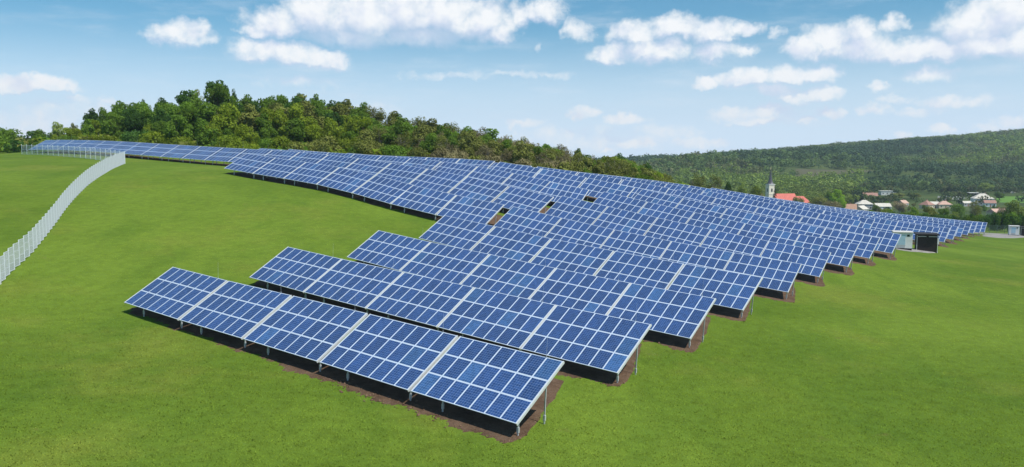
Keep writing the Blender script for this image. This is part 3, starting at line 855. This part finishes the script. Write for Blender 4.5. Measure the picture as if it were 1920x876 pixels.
KLAB = {'dark': 'dark green leafy tree in the wood behind the solar rows', 'mid': 'mid green leafy tree in the wood behind the solar rows',
        'yellow': 'yellow-green young tree in the wood behind the solar rows', 'olive': 'olive-brown tree coming into leaf in the hillside wood',
        'brown': 'brown budding tree with bare twigs in the hillside wood', 'blossom': 'white blossoming shrub at the edge of the hillside wood'}
def pick(px, layer):
    u = TR.random()
    if px < 160: p = [('mid', .5), ('dark', .25), ('yellow', .25)]
    elif px < 330: p = [('mid', .35), ('yellow', .4), ('dark', .25)] if layer < 3 else [('dark', .35), ('mid', .65)]
    elif px < 450: p = [('mid', .40), ('yellow', .45), ('olive', .15)] if layer < 3 else [('dark', .35), ('mid', .65)]
    elif px < 700: p = [('yellow', .55), ('mid', .30), ('olive', .15)] if layer < 3 else [('mid', .5), ('olive', .35), ('dark', .15)]
    elif px < 900: p = [('mid', .3), ('olive', .45), ('brown', .25)] if layer < 3 else [('olive', .55), ('mid', .25), ('brown', .2)]
    elif px < 1130: p = [('brown', .5), ('olive', .35), ('mid', .15)]
    else: p = [('olive', .5), ('mid', .25), ('yellow', .15), ('brown', .1)]
    for c, q in p:
        u -= q
        if u <= 0: return c
    return p[0][0]
LAYERS = [(0, 46), (9, 50), (19, 50), (30, 52), (42, 52), (54, 50)]
for li, (off, n) in enumerate(LAYERS):
    for i in range(n):
        px = -70 + 1390.0*((i+TR.uniform(.08, .92))/n)**.72
        d = edge_d(px) + off + TR.uniform(-3, 3)
        if px < 110 and li > 2: continue
        x, y, z = PX(px, d)
        col_ = pick(px, li)
        if li == 0: h = TR.uniform(3.2, 5.5)
        elif li == 1: h = TR.uniform(6.0, 8.8)
        else: h = TR.uniform(8.0, 11.5)
        if px > 640 and li > 1: h *= .82
        top = ZTOP(skyline(px)+(TR.uniform(-1, 3.5) if px > 640 and li == 5 else TR.uniform(3, 10) if px > 640 else TR.uniform(-1.0, 7) if li == 5 else TR.uniform(6, 18)), px, d) - z if True else ZTOP(skyline(px)+(TR.uniform(-1.0, 7) if li == 5 else TR.uniform(6, 18)), px, d) - z
        if li == len(LAYERS)-1: h = max(3.0, min(top, 16))
        else: h = max(2.2, min(h, top))
        shape = 'shrub' if li == 0 else {'dark': TR.choice(('round', 'tall', 'spread')), 'mid': TR.choice(('round', 'tall', 'spread')), 'yellow': TR.choice(('round', 'spread')),
                 'olive': TR.choice(('round', 'twiggy', 'tall')), 'brown': 'twiggy'}[col_]
        wd = h*TR.uniform(.72, .98) if li else h*TR.uniform(1.2, 1.7)
        if shape == 'tall': wd *= .8
        wd = min(max(wd, 3.5), 9.5)
        if li == 0:
            tree(x, y, h, wd, shape, col_, {'dark': 'dark green', 'mid': 'mid green', 'yellow': 'yellow-green', 'olive': 'olive-brown', 'brown': 'brown budding'}[col_]+' shrub at the foot of the hillside wood', 'shrubs at the foot of the wood', name='shrub', cat='shrub')
        else: tree(x, y, h, wd, shape, col_, KLAB[col_], GRP)
# trees that stand out
for a in [
 (416,153,238,58,'spread','dark','tallest dark oak crowning the wooded hill',),
 (447,168,240,26,'open','dark','ragged side tree leaning right of the tallest oak on the hill'),
 (356,172,236,34,'tall','dark','dark pointed tree on the skyline left of the tallest oak'),
 (377,168,240,34,'open','olive','thin see-through tree on the skyline beside the tallest oak'),
 (320,186,236,42,'round','dark','round dark tree standing alone on the skyline of the hill'),
 (278,188,232,18,'tall','dark','narrow dark spire of a tree at a skyline dip'),
 (238,191,230,44,'spread','mid','broad green tree on the left shoulder of the wooded hill'),
 (209,204,226,40,'round','mid','round green tree on the left slope of the wooded hill'),
 (181,206,226,34,'tall','dark','tall dark tree at the left end of the wood'),
 (119,230,228,32,'round','pale','small light green tree left of the wood above the solar rows'),
 (148,231,228,24,'open','olive','thin olive tree left of the wood above the solar rows'),
 (345,199,196,74,'round','dark','large dark green tree standing forward in front of the wood'),
 (628,212,205,52,'spread','dark','dark green rounded tree in the middle of the wood'),
 (596,178,246,28,'tall','mid','green tree rising above the skyline in the middle of the wood'),
 (568,177,246,34,'round','dark','dark green crown on the skyline in the middle of the wood'),
 (1022,271,228,40,'spread','mid','bright green flat-topped tree on the skyline among brown trees'),
 (1084,279,228,22,'round','mid','small green round tree on the skyline among brown trees'),
 (1158,289,226,34,'round','dark','dark green tree at the right end of the wood'),
 (1215,307,222,26,'round','dark','second dark green tree, lower down the right end of the wood'),
 (1137,293,228,26,'open','olive','thin olive tree beside the dark tree ending the wood'),
 (1186,303,224,30,'round','olive','olive tree between the two dark trees ending the wood'),
 (20,241,236,80,'shrub','mid','broad green bush at the left edge above the meadow'),
 (70,246,236,40,'round','dark','dark tree between the left bush and the solar rows'),
 (84,243,232,34,'round','mid','green tree just left of the uphill end of the solar rows'),
]:
    tree_top(*a)
for px, py, dd, w_ in [(246,218,205,20),(240,228,203,16),(190,247,203,14),(527,262,181,10),(262,222,206,12)]:
    best = None
    for d2 in np.arange(edge_d(px)-4, edge_d(px)+45, 1.0):
        x, y, z = PX(px, d2); hh = ZTOP(py, px, d2)-z
        if best is None or abs(hh-3.4) < best[0]: best = (abs(hh-3.4), x, y, max(2.2, min(hh, 4.5)))
    tree(best[1], best[2], best[3], best[3]*.95, 'shrub', 'blossom', KLAB['blossom'], 'white blossoming shrubs', name='shrub', cat='shrub')

def clump_mass(name, spots, mats, label, n_leaf, leaf_k, seed):
    """one mass of many crowns that read as one; spots: x, y, radius, height, material index"""
    rg = np.random.default_rng(seed); Vs, Qs, Ts, Is = [], [], [], []; b = 0
    xy = np.array([s[:2] for s in spots]); zz = ground(xy[:, 0], xy[:, 1])
    for (x, y, r, h, mi), z in zip(spots, zz):
        cs = [(x+rg.normal()*r*.35, y+rg.normal()*r*.35, z+h*rg.uniform(.45, .72), r*rg.uniform(.5, .8)) for _ in range(4)]
        V, Q, T = leaf_cloud(rg, cs, n_leaf, r*leaf_k, .9, .5)
        V[:, 2] = np.minimum(V[:, 2], z+h)
        T = np.clip(T*.4 + rg.uniform(0, .6), 0, 1)
        Vs.append(V); Qs.append(Q+b); Ts.append(T); Is.append(np.full(n_leaf, mi)); b += len(V)
    me = np_mesh(name, np.concatenate(Vs), np.concatenate(Qs), mats, np.concatenate(Ts))
    me.polygons.foreach_set('material_index', np.concatenate(Is).astype(np.int32)); me.update()
    return tag(link(name, me), label, 'forest', kind='stuff')
MASSMATS = [LEAF[c] for c in ('mid', 'dark', 'olive', 'yellow', 'brown')]
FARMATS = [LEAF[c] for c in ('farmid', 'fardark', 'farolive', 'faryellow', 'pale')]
rg = random.Random(3)
und = []
for _ in range(900):
    px = rg.uniform(-70, 1300); d = edge_d(px)+rg.uniform(-7, 62); x, y, z = PX(px, d)
    if px > 1130 and d > 235: continue
    und.append((x, y, rg.uniform(1.6, 3.0), rg.uniform(1.8, 4.0), rg.choice((0, 1, 0, 2, 3))))
o = clump_mass('undergrowth', und, MASSMATS, 'low green undergrowth filling the floor of the hillside wood', 26, .55, 8)
o['category'] = 'undergrowth'

# ---- far hills: a wood that reads as one mass
from mathutils import noise as mnoise
def fbm(x, y, s, seed=0.0): return mnoise.fractal(Vector((x/s, y/s, seed)), .8, 2.1, 4)
far = []; mid_ = []
HOUSE_SPOTS = []          # filled by the village below
def in_patch(px, d):
    return (1490 < px < 1630 and 960 < d < 1035) or (1690 < px < 2000 and 905 < d < 930)
tries = 0
while len(far) < 10500 and tries < 60000:
    tries += 1
    d = math.sqrt(rg.uniform(760**2, 1980**2)); px = rg.uniform(1090, 2040)
    if px < 1180 and d < 1200: continue
    x = (px-960)/1500*d; y = d
    nz = fbm(x, y, 160.0)
    if d < 1120 and px > 1430 and (nz < -.30 or rg.random() < .18): continue
    if in_patch(px, d): continue
    n2 = 1.2*fbm(x*.6, y, 210.0, 5.0)+.4*fbm(x, y, 60.0, 9.0)+rg.uniform(-.2, .2)
    mi = 1 if n2 < -.14 else 0 if n2 < .24 else 2 if n2 < .5 else 3  # patches of tree kinds; dark ones also paint slope shading into the foliage
    if d > 1250 and mi == 3 and rg.random() < .5: mi = 0
    if d < 965 and px < 1625: mi = rg.choice((3, 3, 4, 3, 0))
    r = rg.uniform(4.2, 8.0)*(1 if d > 1000 else .85)
    far.append((x, y, r, r*rg.uniform(1.4, 1.9), mi))
clump_mass('forest', far, FARMATS, 'far wooded hills rising beyond the village', 40, .40, 21)
tries = 0
while len(mid_) < 900 and tries < 20000:
    tries += 1
    d = rg.uniform(640, 860); px = rg.uniform(1230, 2000) if len(mid_) > 380 else rg.uniform(1270, 1600)
    x = (px-960)/1500*d
    if 1640 < px < 1935 and 640 < d < 770 and rg.random() < .72: continue
    if fbm(x, d, 90.0, 2.0) < -.25 and rg.random() < .8: continue
    if 1860 < px < 1960 and 655 < d < 760: continue
    lowpx = px < 1600
    mi = rg.choice((3, 4, 3, 4, 3)) if lowpx else rg.choice((0, 1, 2, 0, 2, 1))
    r = rg.uniform(3.0, 5.2); mid_.append((x, d, r, r*rg.uniform(1.5, 2.0), mi))
clump_mass('wood', mid_, FARMATS, 'leafy green belt of trees behind the village and the church', 90, .33, 22)['category'] = 'wood'

def field(name, pts, c1, c2, lift=.25):
    m = soil_mat(name+'_surface', c1, c2, c2)
    st = [(a, b) for a, b in pts]
    return drape(name, [st], m, lift)
def azxy(px, d): return ((px-960)/1500.0*d, d)
field('vineyard_field', [(azxy(p, 962-(p-1490)*.0), azxy(p, 1032)) for p in range(1490, 1636, 6)], (0.085, 0.088, 0.045), (0.120, 0.115, 0.065))
field('meadow_field', [(azxy(p, 668+(1955-p)*.12), azxy(p, 742)) for p in range(1868, 1990, 6)], (0.100, 0.210, 0.030), (0.125, 0.240, 0.040))

# ------------------------------------------------------------------ village
def house(px, d, wd, dp, wall, roof, rz, wm, rm, label, hip=False, chim=True, flat=False, nwin=3, sink=0.0):
    x, y, z = PX(px, d)
    t = empty('house', (x, y, z-sink), rz); tag(t, label, 'house', 'village houses')
    MB().box(-wd/2, wd/2, -dp/2, dp/2, -1.2, wall).build('wall', wm, t)
    o = .35; a, b = wd/2+o, dp/2+o; z0, z1 = wall+.004, wall+roof
    rf = MB()
    if flat: rf.box(-a, a, -b, b, z0, z0+.3)
    else:
        k = min(b, a*.8) if hip else 0.0
        rf.poly([(-a,-b,z0),(a,-b,z0),(a,b,z0),(-a,b,z0),(-a+k,0,z1),(a-k,0,z1)], [(0,1,5,4),(1,2,5),(2,3,4,5),(3,0,4),(3,2,1,0)])
        rf.poly([(-a,-b,z0-.13),(a,-b,z0-.13),(a,b,z0-.13),(-a,b,z0-.13),(-a,-b,z0-.002),(a,-b,z0-.002),(a,b,z0-.002),(-a,b,z0-.002)],
                [(3,2,1,0),(4,5,6,7),(0,1,5,4),(1,2,6,5),(2,3,7,6),(3,0,4,7)])
    ro = rf.build('roof', rm, t)
    if chim and not flat: MB().box(wd*.14, wd*.14+.6, dp*.08, dp*.08+.6, wall+roof*.4, wall+roof+.8).build('chimney', M['rusttile'], ro)
    n = nwin
    for i in range(n):
        xx = -wd/2+wd*(i+.5)/n
        if n > 2 and i == n//2:
            MB().box(xx-.5, xx+.5, -dp/2-.04, -dp/2-.003, 0, 2.05).build('door', M['rusttile'], t); continue
        w_ = MB().box(xx-.55, xx+.55, -dp/2-.05, -dp/2-.003, .95, min(2.2, wall-.3)).build('window', M['rail'], t)
        MB().box(xx-.46, xx+.46, -dp/2-.065, -dp/2-.053, 1.04, min(2.1, wall-.4)).build('pane', M['window'], w_)
    if wall > 4:
        for i in range(n):
            xx = -wd/2+wd*(i+.5)/n
            w_ = MB().box(xx-.55, xx+.55, -dp/2-.05, -dp/2-.003, 3.2, 4.4).build('window', M['rail'], t)
            MB().box(xx-.46, xx+.46, -dp/2-.065, -dp/2-.053, 3.29, 4.3).build('pane', M['window'], w_)
    return t
house(1588, 552, 10.5, 9, 2.6, 3.6, -.35, M['cream'], M['browntile'], 'low house with weathered pink-brown roof just above the solar rows', chim=True)
house(1612, 560, 8, 7, 2.4, 2.4, .7, M['white'], M['paleroof'], 'small pale-roofed annex right of the pink-brown roof', chim=False)
house(1618, 605, 10.5, 9.5, 4.2, 3.0, -.15, M['greywall'], M['paleroof'], 'grey house with pale pyramid roof behind the pink-brown roof', hip=True, chim=False)
house(1652, 600, 10.5, 8, 2.6, 2.4, -.1, M['white'], M['paleroof'], 'long low white house with pale roof beside the beige bush', chim=False)
house(1690, 640, 6.5, 6, 2.8, 2.4, .5, M['white'], M['salmontile'], 'tiny white house with salmon roof behind the beige bush')
house(1628, 725, 12, 8, 2.8, 2.8, -.2, M['white'], M['rusttile'], 'long house with rust roof behind the pyramid roof')
house(1661, 765, 14, 9, 3.6, .3, -.15, M['white'], M['stone'], 'white flat-roofed modern house among trees', flat=True, nwin=4)
house(1735, 615, 8.0, 7.5, 3.0, 3.2, .55, M['cream'], M['rusttile'], 'house with red pointed roof above the hedge', hip=True)
house(1749, 622, 5.5, 6, 2.8, 2.2, -.2, M['white'], M['paleroof'], 'small white house right of the red pointed roof', chim=False)
house(1767, 618, 9.5, 8, 3.0, 2.7, -.15, M['cream'], M['salmontile'], 'cream house with long salmon roof above the hedge', hip=True)
house(1838, 650, 14.5, 11, 5.6, 3.9, -.3, M['white'], M['paleroof'], 'large white two-storey house with pale hipped roof', hip=True, nwin=4)
house(1852, 632, 8, 7, 3.0, 2.2, -.3, M['white'], M['rusttile'], 'annex with dark red roof in front of the large white house', chim=False)
house(1808, 640, 7, 6, 2.6, 1.6, .1, M['greywall'], M['paleroof'], 'low grey outbuilding left of the large white house', chim=False)
house(1834, 745, 5.5, 5, 3.4, .3, -.2, M['white'], M['stone'], 'small white flat-roofed house under the pale round tree', flat=True, nwin=2)
house(1868, 480, 9, 7, 2.8, 2.2, .2, M['cream'], M['salmontile'], 'cream house glimpsed through the hedge near the edge of the photo')
x, y, z = PX(1820, 742)
sh = empty('shelter', (x, y, z), -.1); tag(sh, 'dark open shelter with white flat roof left of the small white house', 'shelter')
MB().box(-4.2, 4.2, -2.5, 2.5, 3.3, 3.75).build('roof', M['white'], sh)
MB().box(-3.6, 3.6, 1.9, 2.1, -.5, 3.29).build('back_wall', M['dark'], sh)
for xx in (-3.9, 3.9):
    MB().box(xx-.12, xx+.12, -2.3, -2.06, -.5, 3.29).build('post', M['dark'], sh)
    MB().box(xx-.1, xx+.1, -2.0, 1.88, -.5, 3.29).build('side_wall', M['dark'], sh)
# cemetery stones between the houses
gv = MB().box(-.5, .5, -.14, .14, -.2, 1.0); gv.poly([(-.5,-.14,1),(.5,-.14,1),(.5,.14,1),(-.5,.14,1),(0,-.14,1.35),(0,.14,1.35)], [(0,1,4),(2,3,5),(1,2,5,4),(3,0,4,5)])
gv.box(-.65, .65, -.3, .3, -.2, .12)
gm = gv.mesh('gravestone', M['stone'])
for i in range(46):
    px = rg.uniform(1752, 1812) if i < 30 else rg.uniform(1862, 1925); d = rg.uniform(700, 745) if i < 30 else rg.uniform(775, 800)
    x, y, z = PX(px, d); o = link('gravestone', gm); o.location = (x, y, z+.05); o.rotation_euler = (0, 0, rg.uniform(-.2, .2)); s = rg.uniform(.8, 1.5); o.scale = (s, s, s)
    tag(o, 'pale gravestone in the cemetery left of the large white house' if i < 30 else 'pale gravestone in the cemetery beyond the bright green meadow', 'gravestone', 'cemetery gravestones' if i < 30 else 'gravestones beyond the meadow')

def church():
    x, y, z = PX(1441.5, 600)
    t = empty('church', (x, y, z), R(14)); tag(t, 'white village church with grey spire and bright red nave roof', 'church')
    tw = 2.35; H = 18.8
    b = MB().box(-tw, tw, -tw, tw, -2, H); b.box(-tw-.18, tw+.18, -tw-.18, tw+.18, H*.62, H*.62+.3)
    to = b.build('tower', M['tower'], t)
    c = MB().box(-tw-.3, tw+.3, -tw-.3, tw+.3, H+.003, H+.45); c.build('cornice', M['white'], to)
    for fx, fy in ((0, -1), (1, 0), (-1, 0)):
        for zz, hh in ((H*.72, 2.4), (H*.38, 1.6)):
            if fx == 0: w_ = MB().box(-.6, .6, -tw-.04, -tw-.003, zz, zz+hh)
            else: w_ = MB().box(fx*tw+(.003 if fx > 0 else -.04), fx*tw+(.04 if fx > 0 else -.003), -.6, .6, zz, zz+hh)
            w_.build('window', M['window'], to)
    s = MB(); z0 = H+.455; rings = [(tw+.25, 0), (tw*.80, 1.0), (tw*.55, 2.8), (.50, 7.2), (.10, 10.8)]
    pts = []; n = 8
    for r, dz in rings:
        for i in range(n):
            a = 2*math.pi*(i+.5)/n; pts.append((r*1.06*math.cos(a), r*1.06*math.sin(a), z0+dz))
    fs = [(k*n+i, k*n+(i+1) % n, (k+1)*n+(i+1) % n, (k+1)*n+i) for k in range(len(rings)-1) for i in range(n)] + [tuple(range(n-1, -1, -1))]
    s.poly(pts, fs); sp = s.build('spire', M['slate'], t)
    g = MB(); zt = z0+10.8
    for k in range(4): g.bar((0, 0, zt+k*.2), (0, 0, zt+k*.2+.2), (.2, .42, .42, .2)[k], (.42, .42, .2, .08)[k], 8)
    g.build('gilded_ball', M['gold'], sp)
    MB().box(-.07, .07, -.07, .07, zt+.8, zt+2.2).box(-.45, .45, -.06, .06, zt+1.5, zt+1.64).build('cross', M['gold'], sp)
    def wing(x0, x1, hw, wall, roof, hip):
        MB().box(x0, x1, -hw, hw, -2, wall).build('nave_wall', M['cream'], t)
        z0, z1 = wall+.004, wall+roof; b = hw+.4
        r = MB().poly([(x0,-b,z0),(x1+.4,-b,z0),(x1+.4,b,z0),(x0,b,z0),(x0,0,z1),(x1+.4-hip,0,z1)], [(0,1,5,4),(1,2,5),(2,3,4,5),(3,0,4),(3,2,1,0)])
        r.build('nave_roof', M['redtile'], t)
        n = int((x1-x0)/3)
        for i in range(n):
            xx = x0+(x1-x0)*(i+.5)/n
            MB().box(xx-.5, xx+.5, -hw-.05, -hw-.003, 1.6, wall-.8).build('window', M['window'], t)
    wing(tw+.01, 20.5, 5.2, 5.8, 6.2, 0)
    wing(20.51, 32.0, 4.3, 5.0, 4.9, 4.0)
church()

# village trees that can be told apart
for a in [
 (1450.5,346,585,14,'conifer','needle','dark conifer standing in front of the church tower'),
 (1567,356,560,36,'round','lime','vivid lime green tree right of the church roofs'),
 (1552,361,565,30,'spread','mid','green tree between the church roof and the lime tree'),
 (1576,371,540,22,'round','lime','lower lime green tree just right of the vivid lime one'),
 (1495,370,575,22,'shrub','olive','round olive bush in front of the red church roof'),
 (1598,362,660,14,'conifer','needle','leftmost of three dark firs behind the pyramid roof'),
 (1603,367,640,12,'conifer','needle','shortest of three dark firs behind the pyramid roof'),
 (1613,359,665,15,'conifer','needle','tallest of three dark firs behind the pyramid roof'),
 (1684,378,520,38,'twiggy','beige','broad beige budding bush above the solar rows'),
 (1842,343,770,34,'round','pale','pale green round tree above the small white house'),
 (1776,347,760,22,'conifer','needle','dark fir at the left of the cluster by the shelter'),
 (1786,349,755,24,'conifer','needle','dark fir at the right of the cluster by the shelter'),
 (1801,353,750,18,'round','dark','dark round tree left of the white-roofed shelter'),
 (1889,349,800,22,'round','mid','left of two green trees by the far cemetery'),
 (1904,348,800,22,'round','mid','right of two green trees by the far cemetery'),
 (1826,377,330,32,'twiggy','olive','olive brown tree rising above the hedge before the large white house'),
 (1902,377,320,44,'round','pale','pale olive tree rising above the hedge at the edge of the photo'),
 (1740,388,310,34,'round','olive','olive tree rising above the hedge below the red pointed roof'),
 (1712,389,325,26,'spread','mid','green tree rising above the hedge left of the red pointed roof'),
 (1768,391,335,26,'spread','mid','green tree rising above the hedge below the salmon roof'),
 (1792,383,420,30,'shrub','mid','green bushy tree right of the salmon roof'),
 (1650,368,690,34,'spread','dark','dark spreading tree below the white flat-roofed house'),
 (1680,362,700,32,'spread','olive','olive spreading tree right of the white flat-roofed house'),
 (1710,362,720,36,'round','olive','brownish round tree left of the cemetery'),
 (1870,360,700,24,'round','mid','green round tree right of the large white house'),
 (1880,388,420,30,'twiggy','brown','brown twiggy tree behind the hedge by the cream house'),
 (1363,342,330,20,'round','dark','dark round tree just above the skyline of the solar rows'),
 (1305,326,330,46,'twiggy','olive','left of two olive thickets above the solar rows beyond the wood'),
 (1337,329,340,44,'twiggy','olive','right of two olive thickets above the solar rows beyond the wood'),
 (1390,345,420,30,'spread','pale','pale green tree left of the church, above the solar rows'),
 (1415,350,430,30,'round','yellow','yellow-green tree left of the church tower'),
 (1400,363,400,30,'twiggy','brown','brown low thicket left of the church, against the solar rows'),
 (1425,364,410,26,'twiggy','brown','brown low thicket beside the church tower, against the solar rows'),
 (1535,368,520,44,'twiggy','olive','olive-brown thicket right of the red church roofs'),
 (1556,377,500,44,'twiggy','brown','brown thicket below the lime tree, against the solar rows'),
 (1662,388,520,18,'round','dark','small dark tree in front of the long low white house'),
 (1640,385,540,16,'round','mid','small green tree between the pyramid roof and the long white house'),
]:
    tree_top(*a)
HG = 'bushes of the dark hedge behind the last rows'
for i in range(46):
    px = 1600 + i*8.2 + TR.uniform(-3, 3); d = TR.uniform(256, 284)
    py = np.interp(px, [1600, 1650, 1700, 1760, 1800, 1850, 1990], [393, 396, 400, 405, 406, 402, 399]) + TR.uniform(-3, 5)
    tree_top(px, float(py), d, TR.uniform(20, 34), 'shrub', TR.choice(('dark', 'dark', 'mid')), 'leafy bush in the dark green hedge behind the last solar row', HG, name='hedge_bush', cat='bush')
for i in range(74):
    px = rg.uniform(1270, 1990) if i < 40 else rg.uniform(1590, 1880); d = rg.uniform(360, 600) if i < 40 else rg.uniform(520, 700); x, y, z = PX(px, d)
    h = rg.uniform(3.0, 6.0) if i < 40 else rg.uniform(2.4, 4.6)
    tree(x, y, h, h*rg.uniform(.9, 1.3), rg.choice(('round', 'shrub', 'twiggy')), rg.choice(('mid', 'olive', 'yellow', 'olive')), 'low garden tree between the solar rows and the village', 'garden trees before the village')

# ------------------------------------------------------------------ grass blades on the near meadow
def grass():
    rg = np.random.default_rng(4); n = 125000
    r = 27+105*rg.uniform(0, 1, n)**1.35; a = rg.uniform(R(-37), R(37), n)
    x = np.sin(a)*r; y = np.cos(a)*r
    s = x*ca - y*sa; t = x*sa + y*ca
    keep = np.ones(n, bool); rr_ = rg.uniform(0, 1, n)
    for i in range(n):
        for k in (1, 2, 3, 4, 5, 6):
            if ROWS[k][0][0]-1 < s[i] < ROWS[k][-1][0]+8.5:
                tk_ = rowt(k, s[i])
                if tk_-1.6 < t[i] < tk_+12:
                    e = soil_edges(k, s[i])
                    if e and e[0]-.02 < t[i] < e[1]+.02:
                        m_ = min(t[i]-e[0], e[1]-t[i]); keep[i] = rr_[i] < .55*math.exp(-m_/.22)+.012; break
    x, y, r = x[keep], y[keep], r[keep]; n = len(x)
    z = ground(x, y)
    nb = 4
    X = np.repeat(x, nb)+rg.normal(size=n*nb)*.05*np.repeat(1+r/40, nb); Y = np.repeat(y, nb)+rg.normal(size=n*nb)*.05*np.repeat(1+r/40, nb); Z = np.repeat(z, nb)+.0
    N = n*nb; th = rg.uniform(0, 6.28, N); w_ = rg.uniform(.010, .020, N)*np.repeat(.7+r/60, nb); h = rg.uniform(.03, .075, N)*np.repeat(np.clip(1.25-r/130, .25, 1), nb)
    lx, ly = rg.normal(size=N)*.05, rg.normal(size=N)*.05
    b0 = np.c_[X-np.cos(th)*w_, Y-np.sin(th)*w_, Z]; b1 = np.c_[X+np.cos(th)*w_, Y+np.sin(th)*w_, Z]; tp = np.c_[X+lx, Y+ly, Z+h]
    V = np.stack([b0, b1, tp], 1).reshape(-1, 3)
    me = np_mesh('grass', V, np.arange(3*N).reshape(N, 3), M['blades'], np.repeat(rg.uniform(0, 1, N), 3))
    tag(link('grass', me), 'short mown green grass of the meadow around the solar rows', 'grass', kind='stuff')
grass()

# ------------------------------------------------------------------ air
hz = MB().box(-3400, 3400, -3400, 3400, -140, 190).build('haze', [])
tag(hz, 'thin bluish haze over the valley', 'haze', kind='stuff')
hm = bpy.data.materials.new('haze_air'); hm.use_nodes = True
ht = NT(hm.node_tree)
pv = ht.n('ShaderNodeVolumePrincipled'); pv.inputs['Color'].default_value = (0.72, 0.86, 1.0, 1); pv.inputs['Density'].default_value = 0.00013; pv.inputs['Anisotropy'].default_value = 0.2
ho = ht.n('ShaderNodeOutputMaterial'); ht.t.links.new(pv.outputs[0], ho.inputs['Volume'])
hz.data.materials.append(hm)
